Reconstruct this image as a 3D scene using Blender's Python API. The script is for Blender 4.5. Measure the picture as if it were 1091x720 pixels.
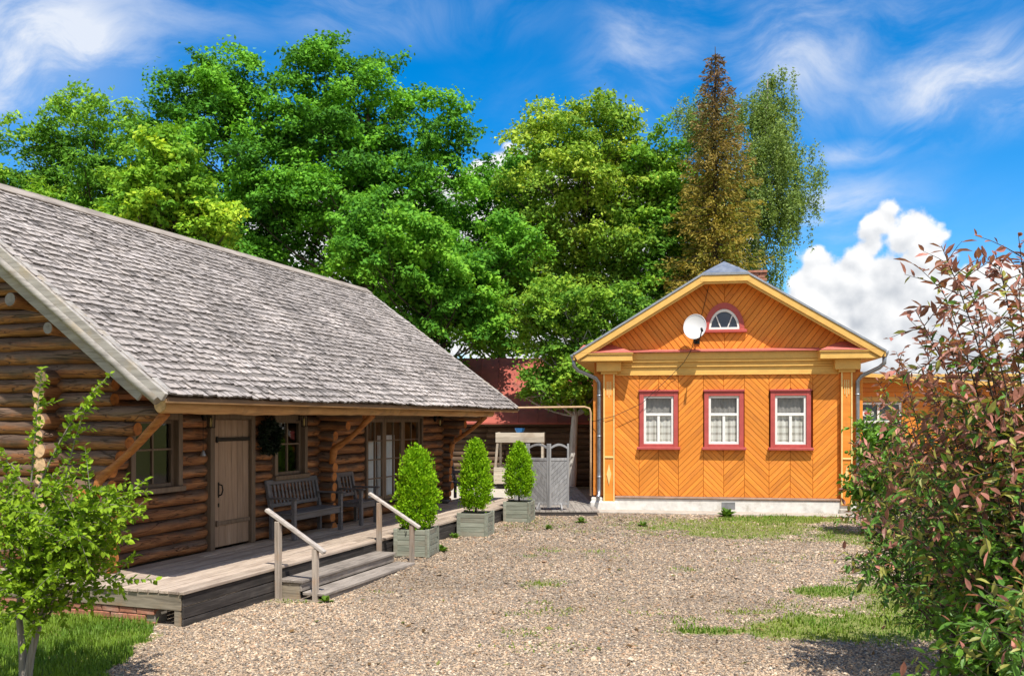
import bpy, math, random
import numpy as np
from mathutils import Vector, Matrix

for o in list(bpy.data.objects):
    bpy.data.objects.remove(o, do_unlink=True)
scene = bpy.context.scene
COL = scene.collection
R = math.radians

# ------------------------------------------------------------------ camera
EYE = 2.3
cam_d = bpy.data.cameras.new("camera")
cam = bpy.data.objects.new("camera", cam_d)
COL.objects.link(cam)
cam.location = (0, 0, EYE)
cam.rotation_euler = (R(90), 0, 0)
cam_d.sensor_width = 36
cam_d.lens = 36 * 950 / 1091
cam_d.shift_y = 88 / 1091
cam_d.clip_start = 0.05
cam_d.clip_end = 5000
scene.camera = cam

# ------------------------------------------------------------------ exposure
vs = scene.view_settings
scene.display_settings.display_device = 'sRGB'
vs.view_transform = 'Standard'
vs.look = 'None'
vs.gamma = 1.0
vs.use_curve_mapping = False
vs.exposure = 1.05
scene.render.engine = 'CYCLES'
scene.cycles.max_bounces = 8
scene.cycles.diffuse_bounces = 6
scene.cycles.transparent_max_bounces = 12
scene.cycles.caustics_reflective = False
scene.cycles.caustics_refractive = False

# ------------------------------------------------------------------ sun and sky
TO_SUN = Vector((0.30, -1.05, 2.1)).normalized()
SUN_EL = math.asin(TO_SUN.z)
SUN_AZ = math.atan2(TO_SUN.x, TO_SUN.y)          # clockwise from +Y
sun_d = bpy.data.lights.new("sun", 'SUN')
sun = bpy.data.objects.new("sun", sun_d)
COL.objects.link(sun)
sun.rotation_euler = TO_SUN.to_track_quat('Z', 'Y').to_euler()
sun.location = (0, 0, 60)
sun_d.energy = 3.2
sun_d.angle = R(0.53)
sun_d.color = (1.0, 0.95, 0.86)

SKY_STRENGTH = 0.15
world = bpy.data.worlds.new("World")
scene.world = world
world.use_nodes = True


class NT:
    """small helper for building node trees"""
    def __init__(self, tree):
        self.t = tree
        self.n = tree.nodes
        self.l = tree.links

    def node(self, typ, **kw):
        nd = self.n.new(typ)
        for k, v in kw.items():
            setattr(nd, k, v)
        return nd

    def put(self, sock, v):
        if isinstance(v, bpy.types.NodeSocket):
            self.l.new(v, sock)
        elif v is not None:
            if isinstance(v, (tuple, list)) and hasattr(sock, 'default_value') and len(sock.default_value) == 4 and len(v) == 3:
                v = (*v, 1.0)
            sock.default_value = v

    def math(self, op, a, b=None, c=None, clamp=False):
        nd = self.node('ShaderNodeMath', operation=op, use_clamp=clamp)
        for i, v in enumerate((a, b, c)):
            if v is not None:
                self.put(nd.inputs[i], v)
        return nd.outputs[0]

    def vmath(self, op, a, b=None, scale=None):
        nd = self.node('ShaderNodeVectorMath', operation=op)
        self.put(nd.inputs[0], a)
        if b is not None:
            self.put(nd.inputs[1], b)
        if scale is not None:
            self.put(nd.inputs['Scale'], scale)
        return nd.outputs['Value'] if op in ('DISTANCE', 'LENGTH', 'DOT_PRODUCT') else nd.outputs['Vector']

    def mix(self, f, a, b, blend='MIX'):
        nd = self.node('ShaderNodeMix', data_type='RGBA', blend_type=blend)
        self.put(nd.inputs['Factor'], f)
        self.put(nd.inputs[6], a)
        self.put(nd.inputs[7], b)
        return nd.outputs[2]

    def noise(self, vec, scale, detail=4, rough=0.55, dist=0.0, dim='3D'):
        nd = self.node('ShaderNodeTexNoise', noise_dimensions=dim)
        self.put(nd.inputs['Vector'], vec)
        self.put(nd.inputs['Scale'], scale)
        self.put(nd.inputs['Detail'], detail)
        self.put(nd.inputs['Roughness'], rough)
        self.put(nd.inputs['Distortion'], dist)
        return nd.outputs['Fac']

    def ramp(self, f, stops, interp='LINEAR'):
        nd = self.node('ShaderNodeValToRGB')
        cr = nd.color_ramp
        cr.interpolation = interp
        while len(cr.elements) < len(stops):
            cr.elements.new(0.5)
        for e, (p, c) in zip(cr.elements, stops):
            e.position = p
            e.color = (*c, 1.0) if len(c) == 3 else c
        self.put(nd.inputs[0], f)
        return nd.outputs[0]

    def maprange(self, v, a, b, c=0.0, d=1.0, smooth=False):
        nd = self.node('ShaderNodeMapRange')
        if smooth:
            nd.interpolation_type = 'SMOOTHSTEP'
        self.put(nd.inputs['Value'], v)
        for k, x in zip(('From Min', 'From Max', 'To Min', 'To Max'), (a, b, c, d)):
            self.put(nd.inputs[k], x)
        return nd.outputs[0]

    def combine(self, x, y, z):
        nd = self.node('ShaderNodeCombineXYZ')
        for i, v in enumerate((x, y, z)):
            self.put(nd.inputs[i], v)
        return nd.outputs[0]


def build_world():
    nt = NT(world.node_tree)
    nt.n.clear()
    out = nt.node('ShaderNodeOutputWorld')
    bg = nt.node('ShaderNodeBackground')
    bg.inputs['Strength'].default_value = SKY_STRENGTH
    nt.l.new(bg.outputs[0], out.inputs[0])
    sky = nt.node('ShaderNodeTexSky', sky_type='NISHITA')
    sky.sun_disc = False
    sky.sun_elevation = SUN_EL
    sky.sun_rotation = SUN_AZ
    sky.altitude = 300
    sky.air_density = 1.0
    sky.dust_density = 0.3
    sky.ozone_density = 4.0
    hs = nt.node('ShaderNodeHueSaturation')
    hs.inputs['Saturation'].default_value = 1.46
    hs.inputs['Value'].default_value = 0.62
    nt.l.new(sky.outputs[0], hs.inputs['Color'])
    skyc = hs.outputs[0]

    tc = nt.node('ShaderNodeTexCoord')
    sep = nt.node('ShaderNodeSeparateXYZ')
    nt.l.new(tc.outputs['Generated'], sep.inputs[0])
    x, y, z = sep.outputs
    az = nt.math('ARCTAN2', x, y)
    el = nt.math('ARCSINE', z)
    P = nt.combine(az, el, 0.0)

    def pxp(px, py):
        dx, dz = (px - 545.5) / 950, (448 - py) / 950
        return math.atan2(dx, 1), math.asin(dz / math.sqrt(1 + dx * dx + dz * dz))

    # ---- thin high cloud: long streaks, fanned out by a slow warp
    wn = nt.node('ShaderNodeTexNoise')
    nt.put(wn.inputs['Vector'], P)
    wn.inputs['Scale'].default_value = 2.2
    wn.inputs['Detail'].default_value = 3
    warp = nt.vmath('SCALE', nt.vmath('SUBTRACT', wn.outputs['Color'], (0.5, 0.5, 0.5)), scale=0.35)
    Pw = nt.vmath('ADD', P, warp)
    mp = nt.node('ShaderNodeMapping')
    mp.inputs['Rotation'].default_value = (0, 0, R(20))
    mp.inputs['Scale'].default_value = (2.6, 9.0, 1)
    mp.inputs['Location'].default_value = (1.7, 3.1, 0)
    nt.l.new(Pw, mp.inputs[0])
    streak = nt.noise(mp.outputs[0], 1.6, 8, 0.62)
    mass = nt.noise(P, 2.7, 3, 0.5)
    # where the photograph shows the larger veils
    veil = None
    for (px, py, rx, ry, amp) in ((35, 60, 0.16, 0.085, 0.95), (120, 5, 0.14, 0.03, 0.40), (1040, 85, 0.11, 0.05, 0.80),
                             (850, 50, 0.09, 0.08, 0.55), (690, 60, 0.07, 0.07, 0.45), (960, 20, 0.12, 0.04, 0.22),
                             (905, 165, 0.05, 0.014, 0.6), (885, 225, 0.08, 0.035, 0.6), (410, 12, 0.16, 0.035, 0.26),
                             (30, 160, 0.12, 0.06, 0.40)):
        a0, e0 = pxp(px, py)
        q = nt.vmath('MULTIPLY', nt.vmath('SUBTRACT', P, (a0, e0, 0)), (1 / rx, 1 / ry, 0))
        d = nt.vmath('LENGTH', q)
        v = nt.math('MULTIPLY', nt.maprange(d, 0.0, 1.5, 1.0, 0.0, True), amp)
        veil = v if veil is None else nt.math('MAXIMUM', veil, v)
    gen = nt.maprange(mass, 0.40, 0.65, 0.0, 0.75, True)
    behind = nt.maprange(y, 0.15, 0.45, 1.0, 0.0, True)      # thicker unseen cloud behind the camera, added for fill light
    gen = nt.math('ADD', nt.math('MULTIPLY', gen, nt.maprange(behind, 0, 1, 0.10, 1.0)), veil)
    cir = nt.math('MULTIPLY', nt.maprange(streak, 0.36, 0.72, 0.0, 1.35, True), gen)
    cir = nt.math('ADD', cir, nt.math('MULTIPLY', nt.math('MULTIPLY', veil, veil), 0.30))
    cir = nt.math('MINIMUM', cir, 0.92)

    # ---- heaped cloud: a bank of domes low over the horizon, with the tall one on the right
    blobs = [(944, 240, 21), (974, 240, 24), (958, 262, 22), (930, 262, 22), (986, 258, 16), (878, 282, 24), (866, 300, 24),
             (905, 305, 40), (950, 310, 48), (1002, 322, 36), (1048, 322, 44), (1090, 330, 44), (900, 350, 62), (980, 370, 70),
             (1060, 380, 80), (850, 345, 40),
             (525, 195, 34), (560, 200, 40), (490, 225, 45), (610, 225, 60), (680, 235, 60), (740, 260, 60), (430, 260, 60), (360, 250, 55), (300, 240, 50), (560, 300, 110), (400, 330, 110), (700, 330, 100)]
    field = None
    for (px, py, r) in blobs:
        a0, e0 = pxp(px, py)
        d = nt.vmath('DISTANCE', P, (a0, e0, 0))
        f = nt.math('SUBTRACT', r / 950, d)
        field = f if field is None else nt.math('SMOOTH_MAX', field, f, 0.010)
    # the bank behind the trees and all round
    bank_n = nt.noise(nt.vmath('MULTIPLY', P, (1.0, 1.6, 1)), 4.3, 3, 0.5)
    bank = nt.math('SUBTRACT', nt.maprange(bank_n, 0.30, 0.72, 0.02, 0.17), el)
    bank = nt.math('ADD', bank, nt.math('MULTIPLY', behind, nt.maprange(bank_n, 0.32, 0.62, 0.0, 1.15)))  # bank raised out of view behind the camera to add fill light
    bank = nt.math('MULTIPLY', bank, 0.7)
    # keep the bank under the tall cloud on the right of the picture
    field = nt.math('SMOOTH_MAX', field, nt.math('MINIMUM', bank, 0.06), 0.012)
    def billow(vec):
        a = nt.noise(vec, 26, 2, 0.5)
        b = nt.noise(vec, 62, 5, 0.58)
        vor = nt.node('ShaderNodeTexVoronoi', feature='SMOOTH_F1')
        nt.put(vor.inputs['Vector'], vec)
        vor.inputs['Scale'].default_value = 46
        vor.inputs['Smoothness'].default_value = 0.25
        v = nt.math('SUBTRACT', 0.55, vor.outputs['Distance'])
        s = nt.math('ADD', nt.math('MULTIPLY', nt.math('SUBTRACT', a, 0.5), 0.034), nt.math('MULTIPLY', nt.math('SUBTRACT', b, 0.5), 0.020))
        return nt.math('ADD', s, nt.math('MULTIPLY', v, 0.022))
    bl = billow(P)
    dens = nt.math('ADD', field, bl)
    cum = nt.maprange(dens, 0.0, 0.010, 0.0, 1.0, True)
    # relief: difference of the billows toward the sun side (up and right)
    bl2 = billow(nt.vmath('ADD', P, (0.004, 0.010, 0)))
    rel = nt.math('MULTIPLY', nt.math('SUBTRACT', bl, bl2), 13.0)
    depth = nt.maprange(field, 0.0, 0.06, 0.0, 0.40, True)
    soft = nt.noise(P, 14, 3, 0.5)
    lum = nt.math('SUBTRACT', nt.math('ADD', 0.98, rel), nt.math('MULTIPLY', depth, nt.maprange(soft, 0.40, 0.65, 0.0, 0.9)))
    lum = nt.maprange(lum, 0.1, 1.05, 0.46, 1.0)
    ccol = nt.mix(nt.maprange(lum, 0.55, 1.0, 0, 1), (0.52, 0.60, 0.72, 1), (1.0, 1.0, 1.0, 1))
    k = 0.52 / SKY_STRENGTH
    ccol = nt.vmath('SCALE', ccol, scale=nt.math('MULTIPLY', lum, k))
    circ = (0.41 / SKY_STRENGTH, 0.435 / SKY_STRENGTH, 0.48 / SKY_STRENGTH, 1)
    c1 = nt.mix(cir, skyc, circ)
    c2 = nt.mix(cum, c1, ccol)
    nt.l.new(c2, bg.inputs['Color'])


build_world()

# ------------------------------------------------------------------ helpers: objects
def mesh_obj(name, verts, faces, mats=None, parent=None, smooth=False, mat_idx=None, cols=None, loc=None, smooth_faces=None):
    me = bpy.data.meshes.new(name)
    if isinstance(verts, np.ndarray):
        nv = len(verts)
        me.vertices.add(nv)
        me.vertices.foreach_set('co', np.ascontiguousarray(verts, dtype=np.float32).ravel())
        if isinstance(faces, np.ndarray):
            nf, k = faces.shape
            me.loops.add(nf * k)
            me.loops.foreach_set('vertex_index', np.ascontiguousarray(faces, dtype=np.int32).ravel())
            me.polygons.add(nf)
            me.polygons.foreach_set('loop_start', np.arange(0, nf * k, k, dtype=np.int32))
            me.update(calc_edges=True)
        else:
            me.clear_geometry()
            me.from_pydata([tuple(v) for v in verts], [], faces)
    else:
        me.from_pydata(verts, [], faces)
    if mats is not None:
        for m in (mats if isinstance(mats, (list, tuple)) else [mats]):
            me.materials.append(m)
    n = len(me.polygons)
    if mat_idx is not None:
        me.polygons.foreach_set('material_index', np.asarray(mat_idx, dtype=np.int32))
    if smooth_faces is not None:
        me.polygons.foreach_set('use_smooth', np.asarray(smooth_faces, dtype=bool))
    else:
        me.polygons.foreach_set('use_smooth', np.full(n, bool(smooth)))
    if cols is not None:
        at = me.attributes.new('tint', 'FLOAT_COLOR', 'FACE')
        c = np.ones((n, 4), dtype=np.float32)
        c[:, :3] = cols
        at.data.foreach_set('color', c.ravel())
    me.update()
    o = bpy.data.objects.new(name, me)
    COL.objects.link(o)
    if parent is not None:
        o.parent = parent
    if loc is not None:
        o.location = loc
    return o


def thing(name, label, cat, loc=(0, 0, 0), rz=0.0, group=None):
    o = bpy.data.objects.new(name, None)
    COL.objects.link(o)
    o.location = loc
    o.rotation_euler = (0, 0, rz)
    o.empty_display_size = 0.2
    tag(o, label, cat, group)
    return o


def tag(o, label=None, cat=None, group=None, kind=None):
    if label: o['label'] = label
    if cat: o['category'] = cat
    if group: o['group'] = group
    if kind: o['kind'] = kind
    return o


def _chamfer_faces():
    v = lambda c, a: c * 3 + a
    F = []
    for a in range(3):
        b, c = (a + 1) % 3, (a + 2) % 3
        for s in (0, 1):
            q = []
            for (sb, sc) in ((0, 0), (1, 0), (1, 1), (0, 1)):
                q.append(v((s << a) | (sb << b) | (sc << c), a))
            F.append(q if s else q[::-1])
    for a in range(3):
        b, c = (a + 1) % 3, (a + 2) % 3          # edges along c between faces a and b
        for sa in (0, 1):
            for sb in (0, 1):
                c0 = (sa << a) | (sb << b)
                c1 = c0 | (1 << c)
                q = [v(c0, a), v(c0, b), v(c1, b), v(c1, a)]
                F.append(q if (sa + sb) % 2 == 1 else q[::-1])
    for k in range(8):
        t = [v(k, 0), v(k, 1), v(k, 2)]
        par = bin(k).count('1') % 2
        F.append(t if par else t[::-1])
    return F


CH_F = _chamfer_faces()


def cbox(x0, x1, y0, y1, z0, z1, ch=0.004, jit=0.0, rnd=random):
    """chamfered box -> (verts, faces)"""
    lo, hi = (min(x0, x1), min(y0, y1), min(z0, z1)), (max(x0, x1), max(y0, y1), max(z0, z1))
    ch = min(ch, *(0.4 * (hi[i] - lo[i]) for i in range(3)))
    V = []
    for c in range(8):
        p = [hi[i] if (c >> i) & 1 else lo[i] for i in range(3)]
        sg = [-1 if (c >> i) & 1 else 1 for i in range(3)]
        if jit:
            p = [p[i] + rnd.uniform(-jit, jit) for i in range(3)]
        for a in range(3):
            V.append(tuple(p[i] + (0 if i == a else sg[i] * ch) for i in range(3)))
    return V, CH_F


class MB:
    def __init__(self):
        self.v, self.f, self.mi, self.sm = [], [], [], []

    def add(self, vf, mi=0, sm=False, M=None):
        v, f = vf[0], vf[1]
        k = len(self.v)
        if M is not None:
            v = [tuple(M @ Vector(p)) for p in v]
        self.v.extend(v)
        self.f.extend([[i + k for i in q] for q in f])
        self.mi.extend([mi] * len(f))
        self.sm.extend([sm] * len(f))
        return self

    def box(self, x0, x1, y0, y1, z0, z1, ch=0.004, jit=0.0, mi=0, M=None):
        return self.add(cbox(x0, x1, y0, y1, z0, z1, ch, jit), mi, False, M)

    def bar(self, p0, p1, w, h, up=(0, 0, 1), ch=0.004, mi=0):
        """box along p0-p1; w across, h along `up`"""
        p0, p1 = Vector(p0), Vector(p1)
        d = p1 - p0
        L = d.length
        d.normalize()
        s = d.cross(Vector(up)).normalized()
        u = s.cross(d).normalized()
        M = Matrix(((d.x, s.x, u.x, p0.x), (d.y, s.y, u.y, p0.y), (d.z, s.z, u.z, p0.z), (0, 0, 0, 1)))
        return self.add(cbox(0, L, -w / 2, w / 2, -h / 2, h / 2, ch), mi, False, M)

    def tube(self, pts, radii, seg=8, mi=0, cap=True, cap_mi=None, wob=0.0, rnd=random, squash=None):
        v, f, cf = tube(pts, radii, seg, wob, rnd, squash)
        k = len(self.v)
        self.v.extend(v)
        self.f.extend([[i + k for i in q] for q in f])
        self.mi.extend([mi] * len(f))
        self.sm.extend([True] * len(f))
        if cap:
            self.f.extend([[i + k for i in q] for q in cf])
            self.mi.extend([mi if cap_mi is None else cap_mi] * len(cf))
            self.sm.extend([False] * len(cf))
        return self

    def build(self, name, mats, parent=None, loc=None):
        return mesh_obj(name, self.v, self.f, mats, parent, mat_idx=self.mi, smooth_faces=self.sm, loc=loc)


def tube(pts, radii, seg=8, wob=0.0, rnd=random, squash=None):
    pts = [Vector(p) for p in pts]
    n = len(pts)
    if not isinstance(radii, (list, tuple)):
        radii = [radii] * n
    V, F = [], []
    ref = None
    for i, p in enumerate(pts):
        t = (pts[min(i + 1, n - 1)] - pts[max(i - 1, 0)]).normalized()
        if ref is None:
            ref = Vector((0, 0, 1)) if abs(t.z) < 0.9 else Vector((1, 0, 0))
        s = t.cross(ref).normalized()
        u = s.cross(t).normalized()
        ref = u
        for k in range(seg):
            a = 2 * math.pi * k / seg
            r = radii[i] * (1 + (rnd.uniform(-wob, wob) if wob else 0))
            V.append(tuple(p + s * (math.cos(a) * r) + u * (math.sin(a) * r)))
    for i in range(n - 1):
        for k in range(seg):
            k2 = (k + 1) % seg
            F.append([i * seg + k, i * seg + k2, (i + 1) * seg + k2, (i + 1) * seg + k])
    caps = [list(range(seg))[::-1], [(n - 1) * seg + k for k in range(seg)]]
    return V, F, caps


def prism(pts, d):
    """polygon pts (list of 3D) extruded by vector d -> (verts, faces)"""
    d = Vector(d)
    n = len(pts)
    V = [tuple(p) for p in pts] + [tuple(Vector(p) + d) for p in pts]
    F = [list(range(n))[::-1], [n + i for i in range(n)]]
    for i in range(n):
        j = (i + 1) % n
        F.append([i, j, n + j, n + i])
    return V, F


# ------------------------------------------------------------------ helpers: materials
MATS = {}


def material(name):
    m = bpy.data.materials.new(name)
    m.use_nodes = True
    nt = NT(m.node_tree)
    bs = m.node_tree.nodes['Principled BSDF']
    MATS[name] = m
    return m, nt, bs


def coords(nt, scale=(1, 1, 1), offset_random=True):
    tc = nt.node('ShaderNodeTexCoord')
    v = tc.outputs['Object']
    if offset_random:
        oi = nt.node('ShaderNodeObjectInfo')
        off = nt.combine(nt.math('MULTIPLY', oi.outputs['Random'], 37.0), nt.math('MULTIPLY', oi.outputs['Random'], 71.0), nt.math('MULTIPLY', oi.outputs['Random'], 13.0))
        v = nt.vmath('ADD', v, off)
    v0 = v
    v = nt.vmath('MULTIPLY', v, scale)
    return v, v0


def bump(nt, bs, h, strength=0.4, dist=0.01):
    b = nt.node('ShaderNodeBump')
    b.inputs['Strength'].default_value = strength
    b.inputs['Distance'].default_value = dist
    nt.put(b.inputs['Height'], h)
    nt.l.new(b.outputs[0], bs.inputs['Normal'])


def wood(name, cols, axis='x', rough=0.78, grain=22, var=0.25, knots=0.0, stain=None, bumpy=0.5, stain_amt=0.5):
    """weathered or painted timber with grain running along one local axis"""
    m, nt, bs = material(name)
    g = {'x': (0.07, 1, 1), 'y': (1, 0.07, 1), 'z': (1, 1, 0.07)}[axis]
    v, v0 = coords(nt, g)
    n1 = nt.noise(v, grain, 5, 0.6, 0.4)
    n2 = nt.noise(v0, 2.2, 4, 0.6)
    n3 = nt.noise(v, grain * 3.5, 3, 0.6)
    f = nt.math('ADD', nt.math('MULTIPLY', n1, 0.65), nt.math('MULTIPLY', n3, 0.35))
    c = nt.ramp(f, [(0.30, cols[0]), (0.50, cols[1]), (0.70, cols[2])])
    if stain is not None:
        c = nt.mix(nt.math('MULTIPLY', nt.maprange(n2, 0.48, 0.68, 0, 1, True), stain_amt), c, stain)
    oi = nt.node('ShaderNodeObjectInfo')
    vfac = nt.maprange(oi.outputs['Random'], 0, 1, 1 - var, 1 + var)
    c = nt.vmath('SCALE', c, scale=vfac)
    nt.l.new(c, bs.inputs['Base Color'])
    bs.inputs['Roughness'].default_value = rough
    bs.inputs['Specular IOR Level'].default_value = 0.3
    bump(nt, bs, f, bumpy, 0.006)
    return m


def plain(name, col, rough=0.6, metal=0.0, var=0.1, nscale=6, spec=0.4, bump_s=0.15, dirt=None, dirt_amt=0.4):
    m, nt, bs = material(name)
    v, v0 = coords(nt)
    n = nt.noise(v0, nscale, 5, 0.62)
    c = nt.mix(nt.maprange(n, 0.3, 0.7, 0, 1), tuple(x * (1 - var) for x in col), tuple(min(1, x * (1 + var)) for x in col))
    if dirt is not None:
        n2 = nt.noise(v0, 1.9, 6, 0.68)
        c = nt.mix(nt.math('MULTIPLY', nt.maprange(n2, 0.5, 0.7, 0, 1, True), dirt_amt), c, dirt)
    nt.l.new(c, bs.inputs['Base Color'])
    nt.put(bs.inputs['Roughness'], nt.maprange(n, 0.3, 0.7, rough - 0.08, min(1, rough + 0.08)))
    bs.inputs['Metallic'].default_value = metal
    bs.inputs['Specular IOR Level'].default_value = spec
    if bump_s:
        bump(nt, bs, nt.noise(v0, nscale * 7, 4, 0.6), bump_s, 0.004)
    return m


def leafy(name, trans=0.35, rough=0.55, spec=0.25, sat=1.0):
    """foliage: colour per leaf from the mesh, light passes through"""
    m, nt, bs = material(name)
    at = nt.node('ShaderNodeAttribute', attribute_name='tint')
    c = at.outputs['Color']
    nt.l.new(c, bs.inputs['Base Color'])
    bs.inputs['Roughness'].default_value = rough
    bs.inputs['Specular IOR Level'].default_value = spec
    tr = nt.node('ShaderNodeBsdfTranslucent')
    tcol = nt.mix(1.0, c, (1.25, 1.2, 0.55, 1), 'MULTIPLY')
    nt.l.new(tcol, tr.inputs['Color'])
    mx = nt.node('ShaderNodeMixShader')
    mx.inputs[0].default_value = trans
    nt.l.new(bs.outputs[0], mx.inputs[1])
    nt.l.new(tr.outputs[0], mx.inputs[2])
    nt.l.new(mx.outputs[0], m.node_tree.nodes['Material Output'].inputs['Surface'])
    return m


def tinted(name, rough=0.8, spec=0.3, grain=True):
    """stones, shingles: colour per piece from the mesh with a little mottling"""
    m, nt, bs = material(name)
    at = nt.node('ShaderNodeAttribute', attribute_name='tint')
    v, v0 = coords(nt, offset_random=False)
    n = nt.noise(v0, 60, 3, 0.6)
    c = nt.mix(1.0, at.outputs['Color'], nt.ramp(n, [(0.3, (0.75,) * 3), (0.7, (1.2,) * 3)]), 'MULTIPLY')
    nt.l.new(c, bs.inputs['Base Color'])
    bs.inputs['Roughness'].default_value = rough
    bs.inputs['Specular IOR Level'].default_value = spec
    return m


def glass(name):
    m, nt, bs = material(name)
    nt.n.remove(bs)
    tr = nt.node('ShaderNodeBsdfTransparent')
    tr.inputs[0].default_value = (0.93, 0.95, 0.95, 1)
    gl = nt.node('ShaderNodeBsdfGlossy')
    gl.inputs['Roughness'].default_value = 0.02
    tc = nt.node('ShaderNodeTexCoord')
    b = nt.node('ShaderNodeBump')
    b.inputs['Strength'].default_value = 0.05
    b.inputs['Distance'].default_value = 0.02
    nt.put(b.inputs['Height'], nt.noise(tc.outputs['Object'], 3.0, 2, 0.5))
    nt.l.new(b.outputs[0], gl.inputs['Normal'])
    geo = nt.node('ShaderNodeNewGeometry')
    c = nt.math('ABSOLUTE', nt.vmath('DOT_PRODUCT', geo.outputs['Normal'], geo.outputs['Incoming']))
    fr = nt.math('ADD', 0.06, nt.math('MULTIPLY', 0.94, nt.math('POWER', nt.math('SUBTRACT', 1.0, c, clamp=True), 5.0)))
    mx = nt.node('ShaderNodeMixShader')
    nt.l.new(fr, mx.inputs[0])
    nt.l.new(tr.outputs[0], mx.inputs[1])
    nt.l.new(gl.outputs[0], mx.inputs[2])
    nt.l.new(mx.outputs[0], m.node_tree.nodes['Material Output'].inputs['Surface'])
    return m


def log_material(name, axis, wx=0.0):
    """round logs: orange heartwood with grey weather on the upper side, checks along the grain"""
    m, nt, bs = material(name)
    g = {'x': (0.10, 1, 1), 'y': (1, 0.10, 1)}[axis]
    v, v0 = coords(nt, g)
    n1 = nt.noise(v, 16, 6, 0.62, 0.6)
    n2 = nt.noise(v0, 1.7, 4, 0.6)
    n3 = nt.noise(v, 55, 3, 0.6)
    f = nt.math('ADD', nt.math('MULTIPLY', n1, 0.7), nt.math('MULTIPLY', n3, 0.3))
    c = nt.ramp(f, [(0.28, (0.10, 0.036, 0.014)), (0.45, (0.25, 0.098, 0.036)), (0.58, (0.40, 0.175, 0.066)), (0.75, (0.56, 0.29, 0.125))])
    geo = nt.node('ShaderNodeNewGeometry')
    sp = nt.node('ShaderNodeSeparateXYZ')
    nt.l.new(geo.outputs['Normal'], sp.inputs[0])
    w = nt.math('ADD', nt.math('MULTIPLY', sp.outputs[2], 0.55), nt.math('MULTIPLY', nt.math('SUBTRACT', n2, 0.5), 1.5))
    w = nt.math('ADD', w, nt.math('MULTIPLY', nt.math('SUBTRACT', n1, 0.5), 0.9))
    oi = nt.node('ShaderNodeObjectInfo')
    w = nt.math('ADD', w, nt.math('ADD', wx - 0.15, nt.math('MULTIPLY', oi.outputs['Random'], 0.30)))
    w = nt.maprange(w, -0.05, 0.42, 0, 0.92, True)
    grey = nt.ramp(f, [(0.3, (0.038, 0.025, 0.018)), (0.6, (0.13, 0.088, 0.064)), (0.75, (0.27, 0.20, 0.15))])
    c = nt.mix(w, c, grey)
    crack = nt.noise(nt.vmath('MULTIPLY', v, (1, 1, 1)), 9, 2, 0.5, 1.2)
    ck = nt.maprange(nt.math('ABSOLUTE', nt.math('SUBTRACT', crack, 0.5)), 0.0, 0.018, 1, 0)
    c = nt.mix(nt.math('MULTIPLY', ck, 0.75), c, (0.018, 0.010, 0.006, 1))
    oi = nt.node('ShaderNodeObjectInfo')
    c = nt.vmath('SCALE', c, scale=nt.maprange(oi.outputs['Random'], 0, 1, 0.78, 1.25))
    nt.l.new(c, bs.inputs['Base Color'])
    bs.inputs['Roughness'].default_value = 0.62
    bs.inputs['Specular IOR Level'].default_value = 0.35
    bump(nt, bs, nt.math('SUBTRACT', f, nt.math('MULTIPLY', ck, 0.8)), 0.9, 0.018)
    return m


def log_end_material(name, light):
    m, nt, bs = material(name)
    v, v0 = coords(nt)
    n = nt.noise(v0, 14, 5, 0.6, 0.5)
    c = nt.ramp(n, [(0.3, tuple(x * 0.55 for x in light)), (0.5, light), (0.72, tuple(min(1, x * 1.25) for x in light))])
    nt.l.new(c, bs.inputs['Base Color'])
    bs.inputs['Roughness'].default_value = 0.8
    bump(nt, bs, n, 0.4, 0.006)
    return m


M_LOGX = log_material('log_wood_long', 'x', 0.06)
M_LOGY = log_material('log_wood_cross', 'y', 0.28)
M_END = log_end_material('log_end_tan', (0.66, 0.43, 0.24))
M_ENDO = log_end_material('log_end_orange', (0.46, 0.16, 0.035))
M_ENDG = log_end_material('log_end_grey', (0.22, 0.20, 0.19))
M_SHAVED = wood('brace_wood', [(0.20, 0.065, 0.016), (0.38, 0.14, 0.035), (0.52, 0.23, 0.07)], 'y', 0.6, 18, 0.15)
M_BEAM = wood('eave_beam_wood', [(0.34, 0.17, 0.07), (0.58, 0.33, 0.14), (0.70, 0.46, 0.23)], 'x', 0.65, 12, 0.08, stain=(0.16, 0.10, 0.06, 1))
M_GREYX = wood('grey_plank_long', [(0.12, 0.10, 0.09), (0.28, 0.24, 0.205), (0.40, 0.35, 0.30)], 'x', 0.85, 26, 0.22, stain=(0.10, 0.085, 0.07, 1))
M_DECK = wood('deck_plank', [(0.20, 0.15, 0.115), (0.42, 0.335, 0.265), (0.54, 0.445, 0.36)], 'x', 0.85, 26, 0.20, stain=(0.27, 0.20, 0.155, 1))
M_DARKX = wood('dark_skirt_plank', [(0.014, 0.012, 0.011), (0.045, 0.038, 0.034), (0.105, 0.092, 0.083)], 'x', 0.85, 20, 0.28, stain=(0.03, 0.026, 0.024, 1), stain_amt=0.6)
M_GREYY = wood('grey_plank_cross', [(0.10, 0.085, 0.065), (0.25, 0.21, 0.155), (0.38, 0.32, 0.24)], 'y', 0.85, 24, 0.2, stain=(0.34, 0.17, 0.05, 1), stain_amt=0.55)
M_BARGE = wood('grey_barge_wood', [(0.16, 0.145, 0.13), (0.32, 0.295, 0.27), (0.45, 0.42, 0.385)], 'y', 0.85, 16, 0.12, stain=(0.36, 0.27, 0.15, 1), stain_amt=0.45)
M_RAIL = wood('rail_wood', [(0.17, 0.14, 0.11), (0.36, 0.30, 0.245), (0.50, 0.43, 0.36)], 'z', 0.85, 24, 0.15, stain=(0.42, 0.22, 0.10, 1), stain_amt=0.4)
M_RAILX = wood('rail_wood_top', [(0.22, 0.19, 0.165), (0.42, 0.37, 0.33), (0.55, 0.50, 0.45)], 'y', 0.85, 24, 0.10)
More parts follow.
